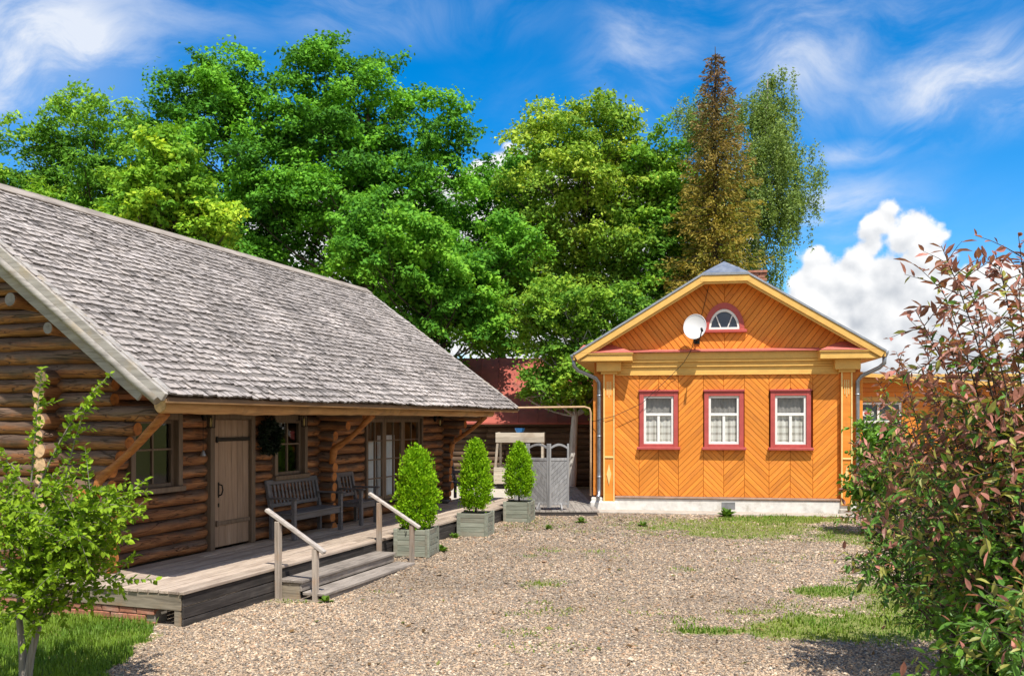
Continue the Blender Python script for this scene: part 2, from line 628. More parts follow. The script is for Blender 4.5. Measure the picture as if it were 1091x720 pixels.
M_DOOR = wood('door_paint_brown', [(0.215, 0.140, 0.090), (0.315, 0.212, 0.142), (0.40, 0.285, 0.20)], 'z', 0.5, 16, 0.10, bumpy=0.25)
M_FRAME = wood('window_frame_brown', [(0.105, 0.072, 0.048), (0.16, 0.112, 0.076), (0.22, 0.16, 0.112)], 'z', 0.5, 20, 0.12, bumpy=0.25)
M_BENCH = wood('bench_paint_slate', [(0.080, 0.077, 0.080), (0.13, 0.125, 0.13), (0.19, 0.182, 0.188)], 'x', 0.5, 20, 0.12, bumpy=0.2)
M_PLANTER = wood('planter_wood_green_grey', [(0.13, 0.14, 0.105), (0.245, 0.26, 0.205), (0.34, 0.35, 0.285)], 'x', 0.8, 22, 0.16, stain=(0.24, 0.17, 0.12, 1), stain_amt=0.3)
M_SCREEN = wood('screen_wood_grey', [(0.15, 0.145, 0.145), (0.27, 0.265, 0.265), (0.36, 0.355, 0.355)], 'z', 0.8, 20, 0.12)
M_IRON = plain('black_iron', (0.018, 0.017, 0.016), 0.45, 0.6, 0.2)
M_GLASS = glass('window_glass')
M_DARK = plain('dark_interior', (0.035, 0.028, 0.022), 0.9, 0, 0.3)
M_CURTAIN = plain('white_curtain', (0.74, 0.76, 0.78), 0.9, 0, 0.08, 9)
M_BRICK = plain('red_brick', (0.36, 0.15, 0.095), 0.9, 0, 0.35, 20, 0.2, 0.6, dirt=(0.42, 0.34, 0.28, 1), dirt_amt=0.45)
M_MORTAR = plain('mortar', (0.27, 0.235, 0.20), 0.95, 0, 0.2, 18)
M_SHINGLE = tinted('roof_shingle', 0.9, 0.15)
M_UNDER = wood('roof_underside', [(0.09, 0.055, 0.03), (0.16, 0.10, 0.06), (0.23, 0.15, 0.09)], 'x', 0.85, 14, 0.1)

M_ORANGE = wood('orange_board_paint', [(0.66, 0.205, 0.024), (0.76, 0.262, 0.036), (0.83, 0.325, 0.058)], 'x', 0.55, 9, 0.15, bumpy=0.25, stain=(0.60, 0.20, 0.040, 1), stain_amt=0.55)
M_CREAM = plain('ochre_trim_paint', (0.72, 0.43, 0.115), 0.55, 0, 0.10, 5, 0.35, 0.2, dirt=(0.58, 0.31, 0.07, 1), dirt_amt=0.35)
M_PALE = plain('pale_cream_paint', (0.80, 0.60, 0.24), 0.55, 0, 0.08, 5)
M_RED = plain('red_casing_paint', (0.45, 0.082, 0.072), 0.5, 0, 0.12, 6, 0.4, 0.15)
M_REDMETAL = plain('faded_red_metal', (0.52, 0.145, 0.115), 0.55, 0, 0.15, 6, dirt=(0.30, 0.10, 0.07, 1), dirt_amt=0.4)
M_WHITE = plain('white_window_paint', (0.80, 0.79, 0.76), 0.5, 0, 0.06, 10)
M_WHITEWASH = plain('whitewashed_plinth', (0.66, 0.64, 0.60), 0.9, 0, 0.14, 6, 0.2, 0.6, dirt=(0.36, 0.32, 0.26, 1), dirt_amt=0.75)
M_CONC = plain('old_concrete', (0.40, 0.36, 0.31), 0.95, 0, 0.18, 7, 0.2, 0.5, dirt=(0.27, 0.23, 0.18, 1))
M_ZINC = plain('zinc_sheet', (0.38, 0.40, 0.43), 0.42, 0.75, 0.14, 5)
M_PIPE = plain('grey_drainpipe', (0.30, 0.31, 0.33), 0.35, 0.7, 0.15, 8)
M_GASPIPE = plain('tan_gas_pipe', (0.52, 0.34, 0.20), 0.5, 0.0, 0.15, 8)
M_DISH = plain('dish_enamel', (0.60, 0.60, 0.60), 0.35, 0, 0.03, 4)
M_CABLE = plain('black_cable', (0.02, 0.02, 0.02), 0.6)
M_OLDROOF = plain('rusty_red_roof', (0.36, 0.085, 0.060), 0.65, 0.1, 0.25, 3, dirt=(0.22, 0.10, 0.075, 1), dirt_amt=0.7)
M_OLDLOG = wood('old_dark_log', [(0.045, 0.028, 0.017), (0.12, 0.075, 0.046), (0.22, 0.15, 0.095)], 'x', 0.85, 14, 0.3, stain=(0.05, 0.035, 0.025, 1))
M_BARK = wood('bark_brown', [(0.030, 0.024, 0.018), (0.075, 0.060, 0.045), (0.13, 0.105, 0.085)], 'z', 0.95, 20, 0.1)
M_BARKG = wood('bark_pale', [(0.10, 0.085, 0.065), (0.22, 0.19, 0.16), (0.36, 0.33, 0.29)], 'z', 0.95, 20, 0.1)
M_LIME = wood('limewashed_bark', [(0.22, 0.19, 0.16), (0.50, 0.47, 0.43), (0.70, 0.68, 0.65)], 'z', 0.95, 14, 0.05)
M_LEAF = leafy('leaf', 0.30, 0.7, 0.08)
M_LEAFG = leafy('leaf_glossy', 0.30, 0.45, 0.28)
M_GRASS = leafy('grass_blade', 0.35)
M_PEBBLE = tinted('pebble', 0.85, 0.25)
M_SOIL = plain('dark_soil', (0.06, 0.042, 0.030), 0.95, 0, 0.3, 20, 0.2, 0.8)

# ================================================================== GROUND
rng = np.random.default_rng(7)
TH = math.atan(0.352)                                   # heading of the log cabin
CD = Vector((math.sin(TH), math.cos(TH), 0))            # along the porch
CN = Vector((math.cos(TH), -math.sin(TH), 0))           # out of the porch wall
W0 = Vector((-5.392, 10.499, 0))                        # foot of the porch wall
HA = R(-9.5)                                            # heading of the orange house
H0 = Vector((2.01, 22.1, 0))


def sstep(a, b, x):
    t = np.clip((np.asarray(x, float) - a) / (b - a), 0, 1)
    return t * t * (3 - 2 * t)


def vnoise(x, y, scale, seed=0):
    """cheap value noise for layout decisions"""
    r = np.random.default_rng(seed)
    T = r.random((64, 64))
    xs, ys = np.asarray(x) * scale + 100.3, np.asarray(y) * scale + 57.7
    xi, yi = np.floor(xs).astype(int), np.floor(ys).astype(int)
    fx, fy = xs - xi, ys - yi
    fx, fy = fx * fx * (3 - 2 * fx), fy * fy * (3 - 2 * fy)
    g = lambda a, b: T[a % 64, b % 64]
    return (g(xi, yi) * (1 - fx) + g(xi + 1, yi) * fx) * (1 - fy) + (g(xi, yi + 1) * (1 - fx) + g(xi + 1, yi + 1) * fx) * fy


def gz(x, y):
    x, y = np.asarray(x, float), np.asarray(y, float)
    z = 0.09 * sstep(11.5, 15.5, y)
    near = 1 - sstep(30, 60, np.hypot(x, y))
    z = z + near * 0.03 * (vnoise(x, y, 0.7, 3) - 0.5) * (1 - sstep(17, 20, y))
    return z


# grass patches: (x, y, rx, ry, cover)
PATCH = [(2.12, 9.75, 0.40, 0.17, 1.0), (2.75, 10.15, 0.42, 0.22, 0.62), (3.4, 9.95, 0.95, 0.75, 0.85), (4.3, 10.0, 0.85, 0.85, 0.9),
         (4.25, 11.9, 0.55, 0.50, 0.9), (3.55, 11.0, 0.55, 0.4, 0.45), (5.2, 10.8, 1.3, 1.8, 0.7),
         (4.6, 18.2, 2.4, 1.9, 0.62), (6.2, 20.0, 1.6, 1.0, 0.9), (3.2, 19.0, 1.4, 1.6, 0.48), (6.6, 17.0, 1.2, 1.6, 0.6),
         (-2.75, 11.35, 0.45, 0.2, 0.55), (-1.35, 15.2, 0.22, 0.12, 0.5), (-1.95, 15.0, 0.2, 0.1, 0.4), (0.5, 18.9, 0.9, 1.1, 0.36),
         (-0.6, 17.4, 0.5, 0.5, 0.2), (-1.75, 11.9, 0.2, 0.1, 0.45), (2.3, 20.2, 0.9, 0.4, 0.25)]


_pr = random.Random(77)
for _ in range(46):
    _y = _pr.uniform(9.0, 20.5)
    _x = _y * _pr.uniform(0.0, 0.42)
    _s = _pr.uniform(0.10, 0.34)
    PATCH.append((_x, _y, _s * 1.6, _s, _pr.uniform(0.25, 0.6)))


def grass_cover(x, y):
    x, y = np.asarray(x, float), np.asarray(y, float)
    c = np.zeros_like(x)
    nz = vnoise(x, y, 2.6, 11) * 0.6 + vnoise(x, y, 7.5, 12) * 0.4
    for (px, py, rx, ry, a) in PATCH:
        d = np.hypot((x - px) / rx, (y - py) / ry)
        c = np.maximum(c, a * (1 - sstep(0.55, 1.25, d + (nz - 0.5) * 0.9)))
    # lawn in front of the brick plinth, left of the gravel
    un = (x - W0.x) * CD.x + (y - W0.y) * CD.y
    edge = -3.62 - 0.17 * (y - 8.0) + 0.30 * (nz - 0.5)
    lawn = (1 - sstep(edge - 0.10, edge + 0.12, x)) * (un < 0.02)
    c = np.maximum(c, lawn * 1.2)
    return c


# one sheet out to the horizon, finer near the camera
xs = np.concatenate([-np.geomspace(600, 14, 16), np.linspace(-12, 12, 81), np.geomspace(14, 600, 16)])
ys = np.concatenate([-np.geomspace(300, 4, 10), np.linspace(-2, 30, 107), np.geomspace(32, 900, 20)])
GX, GY = np.meshgrid(xs, ys)
gv = np.stack([GX.ravel(), GY.ravel(), gz(GX.ravel(), GY.ravel())], 1)
nx = len(xs)
ii = np.arange((len(ys) - 1) * (nx - 1))
r0 = ii // (nx - 1) * nx + ii % (nx - 1)
gf = np.stack([r0, r0 + 1, r0 + nx + 1, r0 + nx], 1)


def ground_material():
    m, nt, bs = material('gravel_ground')
    tc = nt.node('ShaderNodeTexCoord')
    P = tc.outputs['Object']
    vor = nt.node('ShaderNodeTexVoronoi')
    nt.put(vor.inputs['Vector'], P)
    vor.inputs['Scale'].default_value = 34
    st = nt.ramp(vor.outputs['Color'], [(0.0, (0.12, 0.095, 0.075)), (0.35, (0.28, 0.22, 0.17)), (0.7, (0.40, 0.32, 0.25)), (1.0, (0.56, 0.47, 0.39))])
    gap = nt.maprange(vor.outputs['Distance'], 0.25, 0.75, 1.0, 0.5)
    st = nt.vmath('SCALE', st, scale=gap)
    soil = nt.mix(nt.noise(P, 3.0, 5, 0.6), (0.20, 0.155, 0.11, 1), (0.30, 0.25, 0.19, 1))
    att = nt.node('ShaderNodeAttribute', attribute_name='green')
    n = nt.noise(P, 5.5, 6, 0.68)
    g = nt.maprange(nt.math('ADD', att.outputs['Fac'], nt.math('MULTIPLY', nt.math('SUBTRACT', n, 0.5), 0.9)), 0.30, 0.70, 0, 1, True)
    grass = nt.mix(nt.noise(P, 9, 4, 0.6), (0.12, 0.155, 0.026, 1), (0.26, 0.275, 0.062, 1))
    c = nt.mix(nt.maprange(n, 0.40, 0.66, 0.0, 0.45), st, soil)
    c = nt.mix(nt.math('MULTIPLY', g, 0.85), c, grass)
    nt.l.new(c, bs.inputs['Base Color'])
    bs.inputs['Roughness'].default_value = 0.95
    bs.inputs['Specular IOR Level'].default_value = 0.15
    bump(nt, bs, nt.math('SUBTRACT', 1.0, vor.outputs['Distance']), 0.8, 0.02)
    return m


ground = mesh_obj('ground', gv, gf, ground_material(), smooth=True)
ga = ground.data.attributes.new('green', 'FLOAT', 'POINT')
far = sstep(26, 34, np.hypot(gv[:, 0], gv[:, 1]))
ga.data.foreach_set('value', np.maximum(grass_cover(gv[:, 0], gv[:, 1]), far).astype(np.float32))
tag(ground, 'pale crushed gravel yard with thin grass between the two buildings', 'ground', kind='structure')


# ---- loose gravel: real stones
def scatter_gravel():
    pts, size = [], []
    for (n, y0, y1, s0, s1) in ((70000, 7.4, 11.5, 0.0075, 0.019), (44000, 11.5, 16.0, 0.010, 0.022), (24000, 16.0, 22.6, 0.015, 0.028)):
        y = rng.uniform(y0, y1, n * 2)
        x = rng.uniform(-0.50, 0.62, n * 2) * y
        un = (x - W0.x) * CD.x + (y - W0.y) * CD.y
        nn = (x - W0.x) * CN.x + (y - W0.y) * CN.y
        c = grass_cover(x, y)
        ok = (c + rng.normal(0, 0.12, len(x)) < 0.5) & ~((nn < 1.86) & (un > -0.02))
        ok &= ~((nn < 2.56) & (un > 1.7) & (un < 4.45))
        hs = (x - H0.x) * math.cos(HA) + (y - H0.y) * math.sin(HA)
        hd = -(x - H0.x) * math.sin(HA) + (y - H0.y) * math.cos(HA)
        ok &= hd < -0.75
        ok &= ~((x < 2.0) & (y > 20.7))
        p = np.stack([x, y], 1)[ok][:n]
        pts.append(p)
        size.append((s0 + (s1 - s0) * rng.random(len(p)) ** 2.2) * np.where(rng.random(len(p)) < 0.008, 1.9, 1.0))
    p = np.concatenate(pts); s = np.concatenate(size)
    n = len(p)
    base = np.array([(1, 0, 0), (-1, 0, 0), (0, 1, 0), (0, -1, 0), (0, 0, 1), (0, 0, -1)], float)
    tri = np.array([(0, 2, 4), (2, 1, 4), (1, 3, 4), (3, 0, 4), (2, 0, 5), (1, 2, 5), (3, 1, 5), (0, 3, 5)])
    v = base[None] * rng.uniform(0.75, 1.3, (n, 6, 1)) + rng.normal(0, 0.16, (n, 6, 3))
    v *= np.stack([rng.uniform(0.8, 1.35, n), rng.uniform(0.7, 1.1, n), rng.uniform(0.42, 0.8, n)], 1)[:, None]
    tx = rng.normal(0, 0.35, n)
    ct, st = np.cos(tx)[:, None], np.sin(tx)[:, None]
    y1, z1 = v[..., 1] * ct - v[..., 2] * st, v[..., 1] * st + v[..., 2] * ct
    v[..., 1], v[..., 2] = y1, z1
    a = rng.uniform(0, 6.283, n)
    ca, sa = np.cos(a)[:, None], np.sin(a)[:, None]
    x1, y1 = v[..., 0] * ca - v[..., 1] * sa, v[..., 0] * sa + v[..., 1] * ca
    v[..., 0], v[..., 1] = x1, y1
    v *= s[:, None, None]
    v[..., 0] += p[:, None, 0]; v[..., 1] += p[:, None, 1]
    v[..., 2] += gz(p[:, 0], p[:, 1])[:, None] + (s * rng.uniform(0.0, 0.45, n))[:, None]
    F = (tri[None] + (np.arange(n) * 6)[:, None, None]).reshape(-1, 3)
    pal = np.array([(0.46, 0.385, 0.32), (0.54, 0.44, 0.355), (0.40, 0.33, 0.275), (0.60, 0.53, 0.46), (0.27, 0.23, 0.205), (0.33, 0.31, 0.295),
                    (0.49, 0.345, 0.255), (0.70, 0.65, 0.59), (0.16, 0.14, 0.13), (0.55, 0.47, 0.38)])
    k = rng.choice(len(pal), n, p=[.15, .14, .14, .12, .10, .10, .07, .06, .06, .06])
    col = pal[k] * rng.uniform(0.8, 1.2, (n, 1)) * np.array([0.79, 0.695, 0.57]) * (0.62 + 0.30 * vnoise(p[:, 0], p[:, 1], 0.9, 31) + 0.34 * vnoise(p[:, 0], p[:, 1], 0.33, 33) + 0.22 * vnoise(p[:, 0], p[:, 1], 3.1, 32))[:, None]
    o = mesh_obj('gravel', v.reshape(-1, 3), F, M_PEBBLE, cols=np.repeat(col, 8, 0))
    tag(o, 'loose crushed stones covering the yard between the buildings', 'gravel', kind='stuff')


scatter_gravel()


def blades(pts, length, col, width=0.006, lean=0.5):
    """grass: each blade a bent strip of two quads"""
    n = len(pts)
    a = rng.uniform(0, 6.283, n)
    ld = np.stack([np.cos(a), np.sin(a)], 1)
    sd = np.stack([-np.sin(a), np.cos(a)], 1)
    le = rng.uniform(0.1, lean, n) * length
    V = np.zeros((n, 6, 3))
    w = width * rng.uniform(0.7, 1.4, n)
    for i, (h, l, ww) in enumerate(((0, 0, 1.0), (0.6, 0.35, 0.8), (1.0, 1.0, 0.15))):
        for j, sgn in enumerate((-1, 1)):
            V[:, i * 2 + j, 0] = pts[:, 0] + ld[:, 0] * le * l + sd[:, 0] * w * ww * sgn
            V[:, i * 2 + j, 1] = pts[:, 1] + ld[:, 1] * le * l + sd[:, 1] * w * ww * sgn
            V[:, i * 2 + j, 2] = pts[:, 2] + length * h
    q = np.array([(0, 1, 3, 2), (2, 3, 5, 4)])
    F = (q[None] + (np.arange(n) * 6)[:, None, None]).reshape(-1, 4)
    return V.reshape(-1, 3), F, np.repeat(col, 2, 0)


def grow_grass():
    # lawn
    n = 42000
    y = rng.uniform(6.2, 10.4, n); x = rng.uniform(-6.6, -3.3, n)
    c = grass_cover(x, y)
    un = (x - W0.x) * CD.x + (y - W0.y) * CD.y
    ok = (c > rng.uniform(0.4, 0.9, n)) & (un < 0.0)
    x, y = x[ok], y[ok]
    L = rng.uniform(0.03, 0.095, len(x)) * (0.7 + 0.7 * vnoise(x, y, 2.5, 5))
    pts = np.stack([x, y, gz(x, y) - 0.005], 1)
    g = vnoise(x, y, 3.0, 6)[:, None]
    col = (1 - g) * np.array([(0.10, 0.20, 0.020)]) + g * np.array([(0.21, 0.32, 0.035)])
    col = col * rng.uniform(0.7, 1.3, (len(x), 1))
    V, F, C = blades(pts, L, col, 0.005)
    o = mesh_obj('grass', V, F, M_GRASS, cols=C)
    tag(o, 'green lawn grass in front of the brick plinth, lower left', 'grass', kind='stuff')
    # tufts and thin growth in the gravel
    n = 190000
    y = rng.uniform(8.0, 22.0, n); x = rng.uniform(-0.45, 0.50, n) * y
    c = grass_cover(x, y) * (x > -3.3)
    ok = (c > rng.uniform(0.08, 1.3, n))
    un = (x - W0.x) * CD.x + (y - W0.y) * CD.y
    nn = (x - W0.x) * CN.x + (y - W0.y) * CN.y
    ok &= ~((nn < 1.9) & (un > 0)) & ~((nn < 2.6) & (un > 1.7) & (un < 4.45))
    x, y, c = x[ok], y[ok], c[ok]
    L = rng.uniform(0.015, 0.052, len(x)) * (0.45 + 0.8 * c) * (0.5 + vnoise(x, y, 3.3, 14))
    pts = np.stack([x, y, gz(x, y)], 1)
    g = (vnoise(x, y, 1.6, 8) * 0.7 + 0.5 * (1 - c))[:, None].clip(0, 1)
    col = (1 - g) * np.array([(0.11, 0.23, 0.022)]) + g * np.array([(0.27, 0.32, 0.055)])
    col = col * rng.uniform(0.7, 1.3, (len(x), 1))
    V, F, C = blades(pts, L, col, 0.007, 0.8)
    o = mesh_obj('grass', V, F, M_GRASS, cols=C)
    tag(o, 'thin yellow-green grass growing through the gravel of the yard', 'grass', kind='stuff')


grow_grass()

def litter():
    n = 420
    y = rng.uniform(8.3, 19, n); x = rng.uniform(-0.33, 0.42, n) * y
    un = (x - W0.x) * CD.x + (y - W0.y) * CD.y; nn = (x - W0.x) * CN.x + (y - W0.y) * CN.y
    ok = ~((nn < 2.7) & (un > -0.1)) & (x > -3.3)
    x, y = x[ok], y[ok]; n = len(x)
    a = rng.uniform(0, 6.283, n); l = rng.uniform(0.025, 0.055, n); w = l * rng.uniform(0.15, 0.5, n)
    d = np.stack([np.cos(a), np.sin(a), rng.normal(0, 0.2, n)], 1); s = np.stack([-np.sin(a), np.cos(a), rng.normal(0, 0.3, n)], 1)
    P = np.stack([x, y, gz(x, y) + 0.022], 1)
    V = np.stack([P - d * l[:, None], P + s * w[:, None], P + d * l[:, None], P - s * w[:, None]], 1).reshape(-1, 3)
    c = np.where(rng.random((n, 1)) < 0.6, np.array((0.20, 0.12, 0.055)), np.array((0.17, 0.19, 0.05))) * rng.uniform(0.6, 1.3, (n, 1))
    o = mesh_obj('fallen_leaves', V, np.arange(4 * n).reshape(n, 4), M_LEAF, cols=c)
    tag(o, 'dry leaves and twigs scattered over the gravel', 'leaves', kind='stuff')


litter()

# weeds with broad leaves between the stones
def weed(x, y, r, n, col, label, seed):
    q = np.random.default_rng(seed)
    a = q.uniform(0, 6.283, n); L = r * q.uniform(0.5, 1.0, n); el = q.uniform(0.25, 1.2, n)
    d = np.stack([np.cos(a) * np.cos(el), np.sin(a) * np.cos(el), np.sin(el)], 1)
    s = np.stack([-np.sin(a), np.cos(a), np.zeros(n)], 1)
    b = d * (L * 0.15)[:, None]
    m = d * (L * 0.6)[:, None]
    t = d * L[:, None] - np.array([0, 0, 1]) * (L * 0.15)[:, None]
    w = (L * 0.24)[:, None]
    V = np.stack([b, m + s * w, t, m - s * w], 1).reshape(-1, 3)
    F = np.arange(n * 4).reshape(n, 4)
    o = mesh_obj('weed', V, F, M_LEAF, cols=np.array(col) * q.uniform(0.7, 1.3, (n, 1)), loc=(x, y, float(gz(x, y))))
    tag(o, label, 'weed', 'weeds in the gravel')


weed(4.95, 20.55, 0.30, 60, (0.10, 0.20, 0.03), 'leafy green weed at the foot of the orange house, below its middle window', 1)
weed(1.50, 19.3, 0.20, 34, (0.13, 0.22, 0.04), 'small weed standing alone in gravel before the left house window', 2)
weed(0.75, 18.2, 0.16, 26, (0.13, 0.22, 0.04), 'tiny weed in open gravel to the right of the planters', 3)
weed(2.75, 18.7, 0.18, 30, (0.12, 0.21, 0.035), 'small weed in gravel between the left and middle house windows', 4)
weed(-1.20, 15.05, 0.17, 40, (0.12, 0.22, 0.03), 'green weed growing against the nearest planter', 5)
weed(-1.08, 16.75, 0.16, 34, (0.12, 0.22, 0.03), 'green weed growing against the middle planter', 6)
weed(-2.35, 11.25, 0.13, 40, (0.13, 0.22, 0.03), 'low weed beside the foot of the near handrail', 7)

# ================================================================== LOG CABIN
cabin = thing('log_cabin', 'brown log cabin with grey shingle roof and covered porch', 'cabin', W0, math.pi / 2 - TH)
DECK = 0.40
EAVE_N, EAVE_Z, RIDGE_N, SLOPE = 1.70, 2.575, -2.33, 0.732
U1, U2 = -0.10, 11.85
rnd = random.Random(5)


def L(u, n, z):
    return (u, -n, z)


def log(p0, p1, r, mats, parent=cabin, name='log', ends=1, seed=None):
    """one peeled log, slightly crooked and uneven"""
    p0, p1 = Vector(p0), Vector(p1)
    d = p1 - p0
    k = max(2, int(d.length / 0.24) + 1)
    s = d.cross(Vector((0, 0, 1))).normalized() if abs(d.normalized().z) < 0.9 else Vector((1, 0, 0))
    pts, rad = [], []
    ph, am = rnd.uniform(0, 6), rnd.uniform(0, 0.010)
    for i in range(k + 1):
        t = i / k
        p = p0 + d * t + Vector((0, 0, 1)) * (am * math.sin(ph + t * 5)) + s * rnd.uniform(-0.005, 0.005)
        pts.append(p)
        rad.append(r * (1 + rnd.uniform(-0.06, 0.06)))
    # rounded-over ends
    e = d.normalized() * 0.02
    pts = [pts[0], pts[0] + e] + pts[1:-1] + [pts[-1] - e, pts[-1]]
    rad = [rad[0] * 0.86, rad[0]] + rad[1:-1] + [rad[-1], rad[-1] * 0.86]
    mb = MB()
    mb.tube(pts, rad, 12, 0, True, ends, 0.04, rnd)
    return mb.build(name, mats, parent)


PITCH, LR = 0.18, 0.095
OPEN = [(2.66, 3.74, 0.38, 2.42), (1.10, 2.08, 1.36, 2.40), (4.28, 5.25, 1.36, 2.40), (7.36, 9.96, 0.60, 2.42)]
# ---- porch wall, course by course, cut at the openings and the cross wall
z = DECK + 0.095
course = 0
while z < 3.72:
    cuts = [(0.40 if z < 1.55 else 0.66, 5.77), (5.79, 11.48)] if z < 2.5 else [(0.66, 11.48)]
    spans = []
    for a, b in cuts:
        seg = [(a, b)]
        for (o0, o1, z0, z1) in OPEN:
            if z0 - 0.06 < z < z1 + 0.06:
                new = []
                for (s0, s1) in seg:
                    if o1 <= s0 or o0 >= s1:
                        new.append((s0, s1))
                    else:
                        if o0 - s0 > 0.08: new.append((s0, o0 + 0.01))
                        if s1 - o1 > 0.08: new.append((o1 - 0.01, s1))
                seg = new
        spans += seg
    for (a, b) in spans:
        log(L(a, 0, z), L(b, 0, z), LR * rnd.uniform(0.90, 1.08), [M_LOGX, M_ENDO])
    z += PITCH
    course += 1


def under(n):
    return EAVE_Z - 0.07 + (EAVE_N - n) * SLOPE


# ---- gable walls (near one in view) and the cross wall ends carrying the eave beam
for gu, near in ((0.67, True), (11.2, False)):
    z = DECK + 0.185 - PITCH
    k = 0
    while z < 5.2:
        n0 = 0.24 + rnd.uniform(-0.03, 0.05)
        if 1.74 < z < 1.92: n0 = 0.36
        elif 1.92 < z < 2.10: n0 = 0.50
        elif 2.10 < z < 2.28: n0 = 0.62
        elif 2.28 < z < 2.46: n0 = 1.02
        n0 = min(n0, EAVE_N - (z + 0.14 - EAVE_Z + 0.07) / SLOPE)
        n1 = 2 * RIDGE_N - min(0.24, n0)
        if n0 - n1 < 0.3:
            break
        log(L(gu, n0, z), L(gu, n1, z), LR * rnd.uniform(0.90, 1.09), [M_LOGY, M_ENDO])
        z += PITCH
# ends of the inner long wall that show on the gable
z = DECK + 0.095
while z < 2.95:
    log(L(0.38 + rnd.uniform(-0.03, 0.03), -0.64, z), L(0.95, -0.64, z), LR * (1.18 if int(z * 10) % 3 else 0.86), [M_LOGX, M_END])
    z += PITCH
# cross wall stub at the middle of the porch
for cu in (5.77,):
    z = DECK + 0.185 - PITCH
    while z < 2.5:
        n0 = 0.34 + rnd.uniform(-0.03, 0.03)
        if z > 2.27: n0 = 0.95
        elif z > 2.09: n0 = 0.62
        log(L(cu, n0, z), L(cu, -0.3, z), LR * rnd.uniform(0.96, 1.06), [M_LOGY, M_ENDO])
        z += PITCH
# braces, adzed and a little curved
for bu, (na, za), (nb, zb) in ((0.60, (0.12, 1.60), (1.10, 2.40)), (5.74, (0.36, 1.80), (1.12, 2.40)), (11.2, (0.30, 1.80), (1.12, 2.40))):
    pts = []
    for i in range(9):
        t = i / 8
        n = na + (nb - na) * t
        zz = za + (zb - za) * t - 0.05 * math.sin(math.pi * t)
        pts.append(L(bu, n, zz))
    low = [L(bu, na - 0.06, za - 0.30), L(bu, na - 0.03, za - 0.12)]
    mb = MB()
    mb.tube(low + pts, [0.05, 0.07] + [0.066, 0.056, 0.05, 0.048, 0.048, 0.05, 0.052, 0.056, 0.06], 8, 0, True, 0, 0.08, rnd)
    mb.build('brace', M_SHAVED, cabin)
# eave beam, in two lengths scarfed together
log(L(0.45, 1.14, 2.485), L(6.6, 1.14, 2.485), 0.098, [M_BEAM, M_END], name='eave_beam')
log(L(6.58, 1.14, 2.485), L(11.5, 1.14, 2.485), 0.094, [M_BEAM, M_END], name='eave_beam')
# purlins and wall plates running out under the gable overhang
for (n, z, r) in ((-0.15, 3.40, 0.085), (-0.74, 3.76, 0.10), (-1.5, 4.4, 0.09), (RIDGE_N, 5.2, 0.11), (-3.2, 4.4, 0.09)):
    log(L(0.05, n, z), L(1.2, n, z), r, [M_LOGX, M_ENDG], name='purlin')
# dark sheet added behind the logs so their gaps read as shadow
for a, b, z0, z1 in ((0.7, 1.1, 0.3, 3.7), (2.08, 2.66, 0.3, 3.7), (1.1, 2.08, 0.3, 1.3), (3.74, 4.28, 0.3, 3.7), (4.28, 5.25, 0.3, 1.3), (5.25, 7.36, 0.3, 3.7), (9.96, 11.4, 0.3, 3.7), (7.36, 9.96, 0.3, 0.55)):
    MB().box(a, b, 0.03, 0.06, z0, z1, 0.002).build('dark_backing', M_DARK, cabin)
# dark box behind the openings; its colour stands in for the unlit room
MB().box(0.9, 11.0, 0.45, 4.5, 0.3, 2.9, 0.01).build('dark_box', M_DARK, cabin)

# ---- roof
SL = math.hypot(1, SLOPE)
un_, uz_ = -1 / SL, SLOPE / SL                       # up-slope direction in (n, z)
nn_, nz_ = SLOPE / SL, 1 / SL                        # normal
roof = MB()
z_r = EAVE_Z + (EAVE_N - RIDGE_N) * SLOPE
for sgn in (1, -1):
    e_n = EAVE_N if sgn == 1 else 2 * RIDGE_N - EAVE_N
    pts = [L(U1 + 0.03, e_n, EAVE_Z - 0.02), L(U1 + 0.03, RIDGE_N, z_r - 0.02), L(U1 + 0.03, RIDGE_N, z_r - 0.075), L(U1 + 0.03, e_n, EAVE_Z - 0.06)]
    roof.add(prism(pts, (U2 - U1 - 0.06, 0, 0)))
roof_o = roof.build('roof', M_UNDER, cabin)

# shingles: split shakes laid in courses
r2 = np.random.default_rng(21)
slope_len = (EAVE_N - RIDGE_N) * SL
items = []
EXPO = 0.142
ncourse = int(slope_len / EXPO) + 1
for c in range(ncourse):
    u = U1 - 0.02 + r2.uniform(0, 0.05)
    wave = r2.uniform(-0.02, 0.02)
    while u < U2:
        w = r2.uniform(0.055, 0.10)
        s0 = c * EXPO - 0.05 + wave + r2.normal(0, 0.010) + 0.02 * math.sin(u * 1.7 + c)
        ln = min(0.36, slope_len - s0 + 0.01)
        if ln > 0.05:
            items.append((u, min(w, U2 - u + 0.02), s0, ln, r2.uniform(0.016, 0.030), r2.uniform(0, 0.009) ** 1.0, r2.normal(0, 0.008)))
        u += w + r2.uniform(0.002, 0.012)
items = np.array(items)
mid_u, mid_s = items[:, 0] + items[:, 1] / 2, items[:, 2] + 0.07
mx = W0.x + CD.x * mid_u + CN.x * (EAVE_N + un_ * mid_s)
my = W0.y + CD.y * mid_u + CN.y * (EAVE_N + un_ * mid_s)
mz = EAVE_Z + uz_ * mid_s
dist = np.sqrt(mx ** 2 + my ** 2 + (mz - EYE) ** 2)
inview = np.abs(mx / my) < 0.6
order = np.argsort(np.where(inview, dist, 99))
near300 = set(order[:296].tolist())


def sh_col(n):
    g = r2.normal(0.36, 0.038, n).clip(0.20, 0.48)
    dark = r2.random(n) < 0.07
    g[dark] *= 0.55
    warm = r2.uniform(0, 1, n)
    return np.stack([g * 1.05, g * (0.92 + 0.02 * (1 - warm)), g * (0.83 + 0.05 * (1 - warm))], 1)


